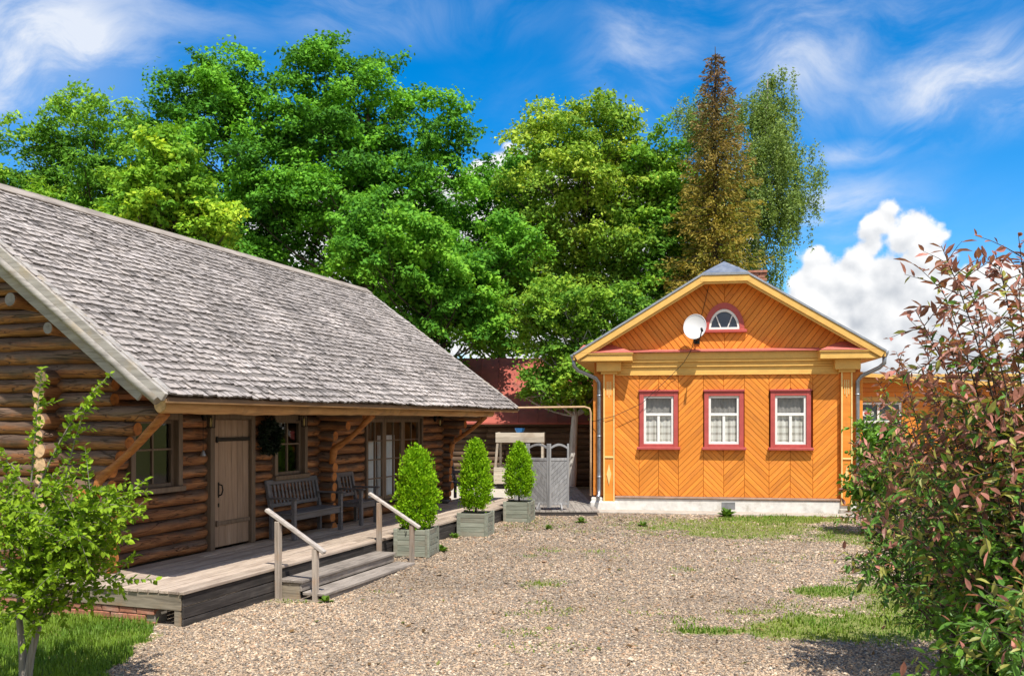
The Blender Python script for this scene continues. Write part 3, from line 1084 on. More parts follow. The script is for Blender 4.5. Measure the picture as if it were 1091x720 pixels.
def sh_matrix(it):
    u, w, s0, ln, th, lift, skew = it
    # local x up the slope, y along -u, z normal ; tail end lifted so the courses lap
    tilt = math.atan2(0.016 + lift * 0.5, EXPO * 2.2)
    up = Vector(L(0, un_, uz_)); nor = Vector(L(0, nn_, nz_)); al = Vector((1, 0, 0))
    x = (up * math.cos(tilt) - nor * math.sin(tilt)).normalized()
    x = (x + al * skew).normalized()
    y = nor.cross(x).normalized()
    zv = x.cross(y).normalized()
    o = Vector(L(u + w / 2, EAVE_N + un_ * s0, EAVE_Z + uz_ * s0)) + nor * (0.028 + lift)
    return Matrix(((x.x, y.x, zv.x, o.x), (x.y, y.y, zv.y, o.y), (x.z, y.z, zv.z, o.z), (0, 0, 0, 1)))


BOXV = np.array([(0, -.5, 0), (1, -.5, 0), (1, .5, 0), (0, .5, 0), (0, -.5, 1), (1, -.5, 1), (1, .5, 1), (0, .5, 1)], float)
BOXF = np.array([(0, 3, 2, 1), (4, 5, 6, 7), (0, 1, 5, 4), (2, 3, 7, 6), (1, 2, 6, 5), (3, 0, 4, 7)])
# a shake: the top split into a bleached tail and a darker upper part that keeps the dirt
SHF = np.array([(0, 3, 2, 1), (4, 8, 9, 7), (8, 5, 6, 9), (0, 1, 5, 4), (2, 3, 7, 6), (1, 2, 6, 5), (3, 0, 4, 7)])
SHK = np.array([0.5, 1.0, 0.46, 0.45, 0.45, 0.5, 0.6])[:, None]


def sh_verts(w, ln, th, q):
    v = BOXV * np.array([ln, w, th])
    v[[1, 2, 5, 6], 2] -= np.array([0, 0, th * 0.5, th * 0.5])
    v[[0, 4], 0] += q[0]; v[[3, 7], 0] += q[1]
    a, b = r2.uniform(0.065, 0.115, 2)
    zz = lambda x: th * (1 - 0.5 * x / ln)
    return np.concatenate([v, [(a, -0.5 * w, zz(a)), (b, 0.5 * w, zz(b))]])


variants = []
cl = sh_col(14)
for k in range(14):
    v = sh_verts(0.095, 0.36, 0.018, r2.normal(0, 0.007, 2))
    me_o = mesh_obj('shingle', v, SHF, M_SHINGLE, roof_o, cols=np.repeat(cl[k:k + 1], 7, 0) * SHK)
    variants.append(me_o.data)
    bpy.data.objects.remove(me_o, do_unlink=True)
BV, BF, BC = [], [], []
cc = sh_col(len(items)) * (0.80 + 0.36 * vnoise(items[:, 0], items[:, 2], 0.8, 41) * vnoise(items[:, 0], items[:, 2], 2.4, 42) * 2)[:, None]
kk = 0
for i, it in enumerate(items):
    Mx = sh_matrix(it)
    if i in near300:
        o = bpy.data.objects.new('shingle', variants[r2.integers(14)])
        COL.objects.link(o)
        o.parent = roof_o
        o.matrix_local = Mx @ Matrix.Diagonal((it[3] / 0.36, it[1] / 0.095, it[4] / 0.018, 1))
    else:
        v = sh_verts(it[1], it[3], it[4], r2.normal(0, 0.009, 2))
        A = np.array(Mx)
        BV.append(v @ A[:3, :3].T + A[:3, 3])
        BF.append(SHF + kk * 10)
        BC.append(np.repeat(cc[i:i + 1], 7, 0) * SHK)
        kk += 1
o = mesh_obj('shingle_courses', np.concatenate(BV), np.concatenate(BF), M_SHINGLE, roof_o, cols=np.concatenate(BC))
o['kind'] = 'stuff'
# far slope: plain courses, out of sight
mb = MB()
for c in range(12):
    s = c * 0.42
    p = Vector(L(U1, 2 * RIDGE_N - (EAVE_N + un_ * s), EAVE_Z + uz_ * s + 0.02))
    q = Vector(L(U1, 2 * RIDGE_N - (EAVE_N + un_ * min(s + 0.45, slope_len)), EAVE_Z + uz_ * min(s + 0.45, slope_len) + 0.0))
    mb.add(prism([tuple(p), tuple(q), tuple(q + Vector((0, 0, 0.015))), tuple(p + Vector((0, 0, 0.015)))], (U2 - U1, 0, 0)))
mb.build('back_slope', M_GREYX, roof_o)
# ridge boards
mb = MB()
mb.bar(L(U1 - 0.03, RIDGE_N + 0.075, z_r + 0.02), L(U2 + 0.02, RIDGE_N + 0.075, z_r + 0.02), 0.19, 0.025, tuple(Vector(L(0, nn_, nz_))))
mb.build('ridge_board', M_GREYX, roof_o)
mb = MB()
mb.bar(L(U1 - 0.03, RIDGE_N - 0.075, z_r + 0.035), L(U2 + 0.02, RIDGE_N - 0.075, z_r + 0.035), 0.19, 0.025, tuple(Vector(L(0, -nn_, nz_))))
mb.build('ridge_board', M_GREYX, roof_o)
# eave board and the rafter hooks beneath it
MB().bar(L(U1, EAVE_N - 0.02, EAVE_Z - 0.055), L(U2, EAVE_N - 0.02, EAVE_Z - 0.055), 0.03, 0.045).build('eave_board', M_BEAM, roof_o)
u = 0.35
while u < U2 - 0.1:
    mb = MB()
    mb.tube([L(u, 1.22, 2.56), L(u, 1.45, 2.56), L(u, 1.66, 2.52)], [0.034, 0.032, 0.026], 7, 0, True, None, 0.05, rnd)
    mb.build('rafter_end', M_GREYY, roof_o)
    u += 0.62 + rnd.uniform(-0.05, 0.05)


# barge boards on both gables: wide plank, round pole over it, capping plank on the roof edge
def rake(u, n0, n1, dz):
    f = lambda n: EAVE_Z + (EAVE_N - n) * SLOPE + dz
    return Vector(L(u, n0, f(n0))), Vector(L(u, n1, f(n1)))


for (ub, s) in ((U1, -1), (U2, 1)):
    up = tuple(Vector(L(0, nn_, nz_)))
    p, q = rake(ub - s * 0.05, 1.34, RIDGE_N, -0.235)
    MB().bar(p, q, 0.035, 0.20, up, 0.006).build('barge_board', M_BARGE, roof_o)
    p, q = rake(ub + s * 0.01, 1.60, RIDGE_N, -0.125)
    k = 12
    MB().tube([p + (q - p) * (i / k) for i in range(k + 1)], [0.058 * (1 + rnd.uniform(-0.05, 0.05)) for _ in range(k + 1)], 9, 0, True, None, 0.03, rnd).build('barge_pole', M_BARGE, roof_o)
    p, q = rake(ub + s * 0.02, 1.71, RIDGE_N, -0.012)
    MB().bar(p, q, 0.05, 0.10, up, 0.006).build('barge_board', M_BARGE, roof_o)
    p, q = rake(ub - s * 0.055, 1.72, RIDGE_N, 0.05)
    MB().bar(p, q, 0.10, 0.024, up, 0.005).build('barge_cap', M_BARGE, roof_o)


# ---- windows, door
def cabin_window(u0, u1, z0, z1):
    w = MB()
    w.box(u0, u0 + 0.085, -0.13, 0.06, z0, z1, 0.006)
    w.box(u1 - 0.085, u1, -0.13, 0.06, z0, z1, 0.006)
    w.box(u0 + 0.085, u1 - 0.085, -0.128, 0.06, z1 - 0.09, z1, 0.006)
    o = w.build('window', M_FRAME, cabin)
    MB().box(u0 - 0.03, u1 + 0.03, -0.165, 0.06, z0 - 0.075, z0, 0.008).build('sill', M_FRAME, o)
    a0, a1, b0, b1 = u0 + 0.085, u1 - 0.085, z0, z1 - 0.09
    s = MB()
    t = 0.05
    s.box(a0, a0 + t, -0.045, 0.0, b0, b1); s.box(a1 - t, a1, -0.045, 0.0, b0, b1)
    s.box(a0 + t, a1 - t, -0.044, 0.0, b0, b0 + t); s.box(a0 + t, a1 - t, -0.044, 0.0, b1 - t, b1)
    m = (a0 + a1) / 2
    h = b0 + (b1 - b0) * 0.56
    s.box(m - 0.016, m + 0.016, -0.042, -0.004, b0 + t, b1 - t)
    s.box(a0 + t, m - 0.016, -0.041, -0.005, h - 0.014, h + 0.014); s.box(m + 0.016, a1 - t, -0.041, -0.005, h - 0.014, h + 0.014)
    s.build('sash', M_FRAME, o)
    for (x0, x1) in ((a0 + t, m - 0.016), (m + 0.016, a1 - t)):
        for (y0, y1) in ((b0 + t, h - 0.014), (h + 0.014, b1 - t)):
            mesh_obj('pane', [(x0, -0.02, y0), (x1, -0.02, y0), (x1, -0.02, y1), (x0, -0.02, y1)], [[0, 1, 2, 3]], M_GLASS, o)
    return o


cabin_window(1.10, 2.08, 1.40, 2.40)
cabin_window(4.28, 5.25, 1.40, 2.40)

door = MB()
door.box(2.66, 2.76, -0.14, 0.06, DECK, 2.42, 0.006); door.box(3.64, 3.74, -0.14, 0.06, DECK, 2.42, 0.006)
door.box(2.76, 3.64, -0.138, 0.06, 2.32, 2.42, 0.006)
door_o = door.build('door', M_FRAME, cabin)
for i in range(6):
    a = 2.765 + i * 0.145
    MB().box(a + 0.002, a + 0.143, -0.085 - rnd.uniform(0, 0.003), -0.035, DECK + 0.03, 2.315, 0.006).build('plank', M_DOOR, door_o)
for z in (2.02, 0.78):
    mb = MB(); mb.box(2.86, 3.63, -0.115, -0.088, z - 0.028, z + 0.028, 0.004)
    mb.add(cbox(2.83, 2.86, -0.12, -0.088, z - 0.045, z + 0.045, 0.006))
    mb.build('hinge_strap', M_IRON if z > 1.5 else M_FRAME, door_o)
mb = MB()
mb.tube([L(2.90, 0.088, 1.36), L(2.90, 0.15, 1.345), L(2.90, 0.165, 1.28), L(2.90, 0.145, 1.21), L(2.90, 0.088, 1.19)], 0.011, 7)
mb.box(2.885, 2.915, -0.092, -0.085, 1.16, 1.39)
mb.box(2.885, 2.915, -0.095, -0.084, 1.02, 1.08)
mb.build('handle', M_IRON, door_o)

# glazed doors
F0, F1, FZ0, FZ1 = 7.36, 9.96, 0.64, 2.42
fd = MB()
edges = [7.36, 8.20, 9.05, 9.96]
fd.box(F0, F0 + 0.07, -0.12, 0.06, FZ0, FZ1); fd.box(F1 - 0.07, F1, -0.12, 0.06, FZ0, FZ1)
fd.box(F0 + 0.07, F1 - 0.07, -0.118, 0.06, FZ1 - 0.07, FZ1); fd.box(F0 + 0.07, F1 - 0.07, -0.118, 0.06, FZ0, FZ0 + 0.05)
fd_o = fd.build('glazed_door', M_FRAME, cabin)
for k in range(3):
    a, b = edges[k] + (0.075 if k == 0 else 0.006), edges[k + 1] - (0.075 if k == 2 else 0.006)
    z0, z1 = FZ0 + 0.055, FZ1 - 0.075
    t = 0.075
    s = MB()
    s.box(a, a + t, -0.07, -0.02, z0, z1); s.box(b - t, b, -0.07, -0.02, z0, z1)
    s.box(a + t, b - t, -0.068, -0.022, z0, z0 + t); s.box(a + t, b - t, -0.068, -0.022, z1 - t, z1)
    m = (a + b) / 2
    s.box(m - 0.014, m + 0.014, -0.064, -0.026, z0 + t, z1 - t)
    zz = [z0 + t + (z1 - z0 - 2 * t) * q / 4 for q in range(5)]
    for q in (1, 2, 3):
        s.box(a + t, m - 0.014, -0.062, -0.028, zz[q] - 0.012, zz[q] + 0.012); s.box(m + 0.014, b - t, -0.062, -0.028, zz[q] - 0.012, zz[q] + 0.012)
    s.build('leaf', M_FRAME, fd_o)
    for q in range(4):
        for (x0, x1) in ((a + t, m - 0.014), (m + 0.014, b - t)):
            y0, y1 = zz[q] + (0.012 if q else 0), zz[q + 1] - (0.012 if q < 3 else 0)
            mesh_obj('pane', [(x0, -0.045, y0), (x1, -0.045, y0), (x1, -0.045, y1), (x0, -0.045, y1)], [[0, 1, 2, 3]], M_GLASS, fd_o)
    # gathered white curtain behind the glass
    if k < 2:
        V, F = [], []
        n = 44
        for i in range(n + 1):
            x = a + 0.05 + (b - a - 0.1) * i / n
            y = 0.10 + 0.022 * math.sin(i * 1.15 + k) + 0.01 * math.sin(i * 0.37)
            V += [(x, y, z0 + 0.03), (x, y + 0.01, z1 - 0.05 - (0.42 if k == 0 else 0.3))]
            if i: F.append([2 * i - 2, 2 * i, 2 * i + 1, 2 * i - 1])
        mesh_obj('curtain', V, F, M_CURTAIN, fd_o, smooth=True)

# ================================================================== PORCH DECK
deck = thing('porch_deck', 'grey weathered plank porch deck running along the log cabin', 'deck', W0, math.pi / 2 - TH)
DU0, DU1, DN = 0.0, 12.6, 1.86
n = -4.6
row = 0
while n < DN - 0.02:
    w = 0.132
    if n < 0.05:
        ends = [DU0, 0.56]
    else:
        ends = [DU0]
        e = DU0 + rnd.uniform(2.2, 4.4)
        while e < DU1 - 1.0:
            ends.append(e); e += rnd.uniform(3.0, 4.6)
        ends.append(DU1)
    for a, b in zip(ends[:-1], ends[1:]):
        j = rnd.uniform(-0.003, 0.003)
        st = rnd.uniform(-0.02, 0.012) if a == DU0 else 0.003
        MB().box(a + st, b - 0.003, -min(n + w, DN), -(n + 0.006), DECK - 0.035 + j, DECK + j, 0.004, 0.0015).build('plank', M_DECK, deck)
    n += w + 0.010
    row += 1
# front skirt: three dark boards
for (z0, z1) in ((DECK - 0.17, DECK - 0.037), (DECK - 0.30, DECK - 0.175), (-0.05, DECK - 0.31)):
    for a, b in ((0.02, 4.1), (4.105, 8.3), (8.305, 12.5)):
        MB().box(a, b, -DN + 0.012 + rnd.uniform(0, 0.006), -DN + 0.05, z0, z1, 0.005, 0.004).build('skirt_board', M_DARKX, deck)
# end skirt over the brick plinth
for (z0, z1) in ((DECK - 0.215, DECK - 0.037),):
    MB().box(0.015, 0.05, -DN + 0.055, 1.2, z0, z1, 0.005, 0.003).build('skirt_board', M_GREYY, deck)
    MB().box(0.015, 0.05, 1.205, 4.5, z0, z1, 0.005, 0.003).build('skirt_board', M_GREYY, deck)
MB().box(0.02, 0.10, -DN + 0.06, -DN + 0.15, -0.03, DECK - 0.22, 0.006).build('post', M_GREYY, deck)
plinth = MB()
plinth.box(0.055, 0.25, -1.42, 4.5, -0.1, DECK - 0.222, 0.004)
pl_o = plinth.build('brick_plinth', M_MORTAR, deck)
bvar = []
for k in range(5):
    v, f = cbox(-0.058, 0.058, -0.118, 0.118, -0.031, 0.031, 0.006, 0.003, rnd)
    ob = mesh_obj('brick', v, f, M_BRICK, pl_o); bvar.append(ob.data); bpy.data.objects.remove(ob, do_unlink=True)
for r_ in range(4):
    z = DECK - 0.222 - 0.036 - r_ * 0.073
    y = -1.30 + (0.122 if r_ % 2 else 0)
    while y < 1.9:
        ob = bpy.data.objects.new('brick', bvar[rnd.randrange(5)])
        COL.objects.link(ob); ob.parent = pl_o
        ob.location = (0.085 + rnd.uniform(-0.005, 0.005), y, z)
        ob.rotation_euler = (rnd.uniform(-0.015, 0.015), 0, rnd.uniform(-0.02, 0.02))
        y += 0.25 + rnd.uniform(-0.004, 0.004)

# ---- steps
steps = thing('porch_steps', 'two grey wooden steps in front of the porch deck', 'steps', W0, math.pi / 2 - TH)
for (n0, n1, zt) in ((1.88, 2.05, 0.25), (2.055, 2.235, 0.25), (2.24, 2.40, 0.105), (2.405, 2.57, 0.105)):
    MB().box(1.78, 4.42, -n1, -n0, zt - 0.04, zt, 0.006, 0.002).build('tread', M_GREYX, steps)
MB().box(1.80, 4.40, -2.215, -2.185, 0.107, 0.209, 0.004, 0.002).build('riser', M_GREYX, steps)
MB().box(1.80, 4.40, -2.55, -2.52, -0.04, 0.064, 0.004, 0.002).build('riser', M_GREYX, steps)
for u in (1.80, 3.1, 4.36):
    MB().box(u, u + 0.04, -2.183, -1.885, -0.04, 0.209, 0.004).build('stringer', M_GREYY, steps)


def handrail(u, label, spread):
    t = thing('handrail', label, 'handrail', W0 + CD * u + CN * 1.9, math.pi / 2 - TH, 'handrails of the porch steps')
    MB().box(-0.035, 0.035, -0.04, 0.03, -0.05, 1.00, 0.006, 0.003).build('post', M_RAIL, t)
    MB().box(-0.03 + spread, 0.035 + spread, -0.56, -0.49, -0.05, 0.67, 0.006, 0.003).build('post', M_RAIL, t)
    MB().bar((-0.01, 0.17, 1.15), (spread + 0.01, -0.66, 0.62), 0.075, 0.05, (0, 0, 1), 0.010).build('rail', M_RAILX, t)


handrail(1.74, 'weathered wooden handrail on the near left side of the porch steps', 0.05)
handrail(4.50, 'weathered wooden handrail on the far side of the steps, beside the nearest planter', 0.10)


# ---- benches and chairs
def garden_seat(name, label, cat, u, nback, width, group=None):
    t = thing(name, label, cat, W0 + CD * u + CN * nback + Vector((0, 0, DECK)), math.pi / 2 - TH, group)
    w = width
    # local x along the wall, -y toward the yard
    for x in (0.0, w - 0.065):
        MB().box(x, x + 0.065, -0.52, -0.455, 0, 0.64, 0.005).build('leg', M_BENCH, t)
        mb = MB()
        mb.bar((x + 0.0325, -0.07, 0.0), (x + 0.0325, -0.07, 0.42), 0.065, 0.06, (0, 1, 0))
        mb.bar((x + 0.0325, -0.07, 0.40), (x + 0.0325, 0.03, 0.93), 0.064, 0.055, (0, 1, 0))
        mb.build('leg', M_BENCH, t)
        MB().box(x - 0.008, x + 0.073, -0.56, -0.03, 0.642, 0.672, 0.006).build('armrest', M_BENCH, t)
        MB().box(x + 0.012, x + 0.052, -0.452, -0.10, 0.33, 0.40, 0.004).build('seat_rail', M_BENCH, t)
    for k in range(5):
        y = -0.525 + k * 0.09
        xx = 0.068 if k == 0 else -0.002
        MB().box(xx, w - xx, y, y + 0.08, 0.402, 0.427, 0.005).build('seat_slat', M_BENCH, t)
    MB().box(0.068, w - 0.068, -0.50, -0.47, 0.31, 0.398, 0.004).build('seat_rail', M_BENCH, t)
    q = lambda z: -0.07 + (z - 0.40) / 0.53 * 0.10
    MB().bar((0.066, q(0.53), 0.53), (w - 0.066, q(0.53), 0.53), 0.03, 0.06, (0, 0.18, 1)).build('back_rail', M_BENCH, t)
    MB().bar((-0.01, q(0.90), 0.90), (w + 0.01, q(0.90), 0.90), 0.045, 0.085, (0, 0.18, 1), 0.008).build('back_rail', M_BENCH, t)
    ns = max(4, int((w - 0.2) / 0.10))
    for k in range(ns):
        x = 0.066 + (w - 0.132) * (k + 0.5) / ns
        MB().bar((x, q(0.555), 0.555), (x, q(0.86), 0.86), 0.05, 0.016, (0, 1, 0), 0.003).build('back_slat', M_BENCH, t)
    return t


garden_seat('garden_bench', 'dark slate-painted slatted bench on the porch beside the wreath', 'bench', 4.06, 0.12, 1.50)
garden_seat('garden_chair', 'dark slatted armchair in front of the glazed porch doors', 'chair', 6.22, 0.12, 0.62, 'dark porch armchairs')
garden_seat('garden_chair', 'dark slatted armchair at the far end of the porch, mostly hidden', 'chair', 11.55, -0.1, 0.60, 'dark porch armchairs')

# ---- wreath
wr_c = W0 + CD * 4.07 + CN * 0.135 + Vector((0, 0, 2.04))
wreath = thing('wreath', 'round dark green wreath hanging on the log wall by the door', 'wreath', wr_c, math.pi / 2 - TH)
MB().tube([(0.19 * math.cos(a), 0.0, 0.19 * math.sin(a)) for a in np.linspace(0, 2 * math.pi, 25)], 0.025, 6, cap=False).build('ring', M_BARK, wreath)
q = np.random.default_rng(3)
n = 2300
a = q.uniform(0, 6.283, n); b = q.uniform(0, 6.283, n); rr = 0.105 * np.sqrt(q.random(n)) * (1 + 0.25 * np.sin(5 * a))
c0 = np.stack([np.cos(a) * (0.20 + rr * np.cos(b)), -np.abs(rr * np.sin(b)) * 0.9, np.sin(a) * (0.20 + rr * np.cos(b))], 1)
d = q.normal(0, 1, (n, 3)); d[:, 1] -= 0.6; d /= np.linalg.norm(d, axis=1)[:, None]
s = np.cross(d, q.normal(0, 1, (n, 3))); s /= np.linalg.norm(s, axis=1)[:, None]
ll = q.uniform(0.04, 0.075, n)[:, None]
V = np.stack([c0, c0 + d * ll * 0.5 + s * ll * 0.22, c0 + d * ll, c0 + d * ll * 0.5 - s * ll * 0.22], 1).reshape(-1, 3)
o = mesh_obj('foliage', V, np.arange(4 * n).reshape(n, 4), M_LEAFG, wreath, cols=np.array((0.012, 0.022, 0.012)) * q.uniform(0.5, 1.7, (n, 1)))
o['kind'] = 'stuff'


# ---- wall lanterns
def lantern(u, z, label):
    t = thing('wall_lantern', label, 'lantern', W0 + CD * u + CN * 0.10 + Vector((0, 0, z)), math.pi / 2 - TH, 'lanterns on the porch wall')
    mb = MB(); mb.box(-0.03, 0.03, -0.03, 0.02, 0.02, 0.16, 0.004)
    mb.tube([(0, -0.02, 0.12), (0, -0.08, 0.17), (0, -0.13, 0.13)], 0.009, 6)
    mb.build('bracket', M_IRON, t)
    mb = MB()
    v = [(-.05, -.18, .10), (.05, -.18, .10), (.05, -.08, .10), (-.05, -.08, .10), (-.015, -.145, .145), (.015, -.145, .145), (.015, -.115, .145), (-.015, -.115, .145)]
    mb.add((v, BOXF.tolist()))
    mb.box(-.038, .038, -.168, -.092, -.085, -.07, 0.003)
    for x in (-.042, .034):
        for y in (-.172, -.096):
            mb.bar((x + .004, y + .004, .10), (x * 0.85 + .004, y + .004, -.075), 0.009, 0.009, (0, 1, 0), 0.001)
    mb.build('cage', M_IRON, t)
    mb = MB(); mb.tube([(0, -.13, -.07), (0, -.13, .02), (0, -.13, .06)], [0.016, 0.018, 0.010], 8); mb.build('candle', M_PALE, t)


lantern(2.55, 2.28, 'small black lantern on the logs left of the cabin door')
lantern(4.98, 2.28, 'small black lantern in front of the window behind the bench')
lantern(10.62, 2.26, 'small black lantern right of the glazed porch doors')
t = thing('hanging_bell', 'small silver bell hanging on a cord beside the cabin door', 'bell', W0 + CD * 2.50 + CN * 0.13 + Vector((0, 0, 1.84)), 0)
mb = MB(); mb.tube([(0, 0, -.045), (0, 0, -.03), (0, 0, 0.0), (0, 0, 0.025), (0, 0, 0.04)], [0.044, 0.038, 0.03, 0.02, 0.006], 10); mb.build('bell', M_ZINC, t)
MB().tube([(0, 0, 0.04), (0, 0, 0.45)], 0.004, 5).build('cord', M_CABLE, t)
t = mesh_obj('bowl', *(lambda r: (r[0], r[1] + r[2][:1]))(tube([(0, 0, 0.0), (0, 0, 0.04), (0, 0, 0.08), (0, 0, 0.078), (0, 0, 0.03)], [0.07, 0.12, 0.15, 0.14, 0.08], 14)), M_BENCH, smooth=True,
             loc=W0 + CD * 10.75 + CN * 0.30 + Vector((0, 0, DECK)))
tag(t, 'small dark bowl on the deck by the far end of the porch wall', 'bowl')


# ---- planters and thujas
def planter(u, n, label, rot=0.0):
    p = W0 + CD * u + CN * n
    zz = float(gz(p.x, p.y))
    t = thing('planter', label, 'planter', (p.x, p.y, zz), math.pi / 2 - TH - R(82) + rot, 'wooden box planters along the porch')
    S, Hh = 0.29, 0.44
    nb = 5
    for side in range(4):
        M = Matrix.Rotation(side * math.pi / 2, 4, 'Z')
        for k in range(nb):
            h = Hh / nb
            mb = MB()
            mb.add(cbox(-S + 0.03, S - 0.03, -S + rnd.uniform(0, 0.004), -S + 0.028, k * h + 0.003, (k + 1) * h - 0.003, 0.004, 0.0015, rnd), 0, False, M)
            mb.build('board', M_PLANTER, t)
        mb = MB()
        mb.add(cbox(-S - 0.012, -S + 0.055, -S - 0.012, -S + 0.02, -0.01, Hh + 0.01, 0.005, 0.002, rnd), 0, False, M)
        mb.build('corner_post', M_PLANTER, t)
        mb = MB()
        mb.add(cbox(S - 0.055, S - 0.014, -S - 0.010, -S + 0.02, -0.01, Hh + 0.008, 0.005, 0.002, rnd), 0, False, M)
        mb.build('corner_post', M_PLANTER, t)
    MB().box(-S + 0.03, S - 0.03, -S + 0.03, S - 0.03, 0.05, Hh - 0.05, 0.01, 0.004).build('soil', M_SOIL, t)
    return p, zz + Hh - 0.05


def thuja(p, zb, h, r, label, seed, stem=0.14):
    q = np.random.default_rng(seed)
    t = thing('thuja', label, 'conifer', (p.x, p.y, zb), q.uniform(0, 6), 'clipped thujas in the planters')
    mb = MB(); mb.tube([(0, 0, -0.03), (0.01, 0, stem), (0, 0.01, h * 0.6), (0, 0, h * 0.9)], [0.022, 0.02, 0.012, 0.004], 7); mb.build('trunk', M_BARK, t)
    prof = lambda s: np.sin(np.pi * np.clip(s * 0.82 + 0.15, 0, 1)) ** (0.62 + 0.12 * wid) * (1 - (0.34 + 0.14 * wid) * s)
    ns = 330
    wid = q.uniform(-1, 1)
    zc = (np.arange(ns) + q.random(ns)) / ns
    zc = zc ** 0.92
    ac = np.arange(ns) * 2.39996 + q.normal(0, 0.3, ns)
    rc = r * prof(zc) * q.uniform(0.70, 1.12, ns)
    C = np.stack([np.cos(ac) * rc, np.sin(ac) * rc, stem * 0.75 + zc * (h - stem * 0.75)], 1)
    OUT = np.stack([np.cos(ac), np.sin(ac), 0.55 + 1.2 * zc], 1); OUT /= np.linalg.norm(OUT, axis=1)[:, None]
    per = 34
    si = np.repeat(np.arange(ns), per); n = len(si)
    P = C[si] + q.normal(0, 1, (n, 3)) * (0.032 + 0.012 * q.random((n, 1))) + OUT[si] * q.uniform(-0.05, 0.035, (n, 1))
    ld = q.random(n) < 0.012
    P[ld] = np.stack([q.normal(0, 0.012, ld.sum()), q.normal(0, 0.012, ld.sum()), h + q.uniform(-0.04, 0.10, ld.sum())], 1)
    out = OUT[si] + q.normal(0, 0.5, (n, 3)); out /= np.linalg.norm(out, axis=1)[:, None]
    tang = np.cross(out, q.normal(0, 1, (n, 3))); tang /= np.linalg.norm(tang, axis=1)[:, None]
    ll = q.uniform(0.030, 0.060, n)[:, None]
    V = np.stack([P, P + out * ll * 0.6 + tang * ll * 0.32, P + out * ll, P + out * ll * 0.6 - tang * ll * 0.32], 1)
    mixv = np.clip(q.random(ns)[si] * 0.55 + q.random(n) * 0.45, 0, 1)[:, None]
    col = ((1 - mixv) * np.array([(0.13, 0.32, 0.012)]) + mixv * np.array([(0.36, 0.58, 0.016)])) * q.uniform(0.8, 1.2, (n, 1))
    o = mesh_obj('crown', V.reshape(-1, 3), np.arange(4 * n).reshape(n, 4), M_LEAF, t, cols=col)


p, zb = planter(5.27, 2.19, 'grey-green box planter nearest the steps')
thuja(p, zb, 1.32, 0.315, 'bright green thuja in the planter nearest the steps, widest of three', 31, 0.10)
p, zb = planter(7.91, 2.19, 'grey-green box planter in the middle of the three')
thuja(p, zb, 1.38, 0.285, 'bright green thuja in the middle planter of the three', 32, 0.18)
p, zb = planter(10.50, 2.19, 'grey-green box planter farthest along, in front of the folding screen')
thuja(p, zb, 1.26, 0.295, 'bright green thuja in front of the grey folding screen', 33, 0.24)

# ================================================================== ORANGE HOUSE
house = thing('orange_house', 'orange wooden house with herringbone boards, ochre trim and three red-framed windows', 'house', H0, HA)
HG = 0.09                                               # ground level at the house
HW, HD = 6.36, 9.0
HC = 3.175
rh = random.Random(9)


def clip(poly, a, b, c):
    """keep a*x + b*y <= c"""
    out = []
    n = len(poly)
    for i in range(n):
        p, q = poly[i], poly[(i + 1) % n]
        dp, dq = a * p[0] + b * p[1] - c, a * q[0] + b * q[1] - c
        if dp <= 0: out.append(p)
        if (dp < 0 < dq) or (dq < 0 < dp):
            t = dp / (dp - dq)
            out.append((p[0] + (q[0] - p[0]) * t, p[1] + (q[1] - p[1]) * t))
    return out


def area(poly):
    return 0.5 * sum(poly[i][0] * poly[(i + 1) % len(poly)][1] - poly[(i + 1) % len(poly)][0] * poly[i][1] for i in range(len(poly)))


def diag_board(poly, ang, y_front, th=0.02, parent=house):
    """a board cut from a polygon in the wall plane (s, z), its own x axis along the grain"""
    if len(poly) < 3 or abs(area(poly)) < 0.002:
        return
    if area(poly) < 0: poly = poly[::-1]
    cx = sum(p[0] for p in poly) / len(poly); cz = sum(p[1] for p in poly) / len(poly)
    ca, sa = math.cos(ang), math.sin(ang)
    loc = [((p[0] - cx) * ca + (p[1] - cz) * sa, -(p[0] - cx) * sa + (p[1] - cz) * ca) for p in poly]
    yo = rh.uniform(-0.0025, 0.0025)
    n = len(loc)
    def inset(k):
        ln = []
        for (x, z) in loc:
            r = math.hypot(x, z) or 1
            ln.append((x - x / r * k, z - z / r * k))
        return ln
    ins = inset(0.005)
    V = [(x, -0.5 * th + yo, z) for (x, z) in ins] + [(x, -0.2 * th + yo, z) for (x, z) in loc] + [(x, th * 0.5, z) for (x, z) in loc]
    F = [list(range(n))]
    for i in range(n):
        j = (i + 1) % n
        F += [[i + n, j + n, j, i], [i + 2 * n, j + 2 * n, j + n, i + n]]
    o = mesh_obj('board', V, F, M_ORANGE, parent)
    o.location = (cx, y_front + th / 2, cz)
    o.rotation_euler = (0, -ang, 0)
    return o


M_LINING = plain('board_joint_paint', (0.52, 0.145, 0.014), 0.7)
# ---- body behind the boarding
core = MB()
core.box(0.02, HW - 0.02, 0.15, HD, HG, 3.95, 0.01)
core.add(prism([(0.02, 0.15, 3.95), (HW - 0.02, 0.15, 3.95), (3.70, 0.15, 5.62), (2.65, 0.15, 5.62)], (0, HD - 0.15, 0)))
core.build('wall', M_ORANGE, house)
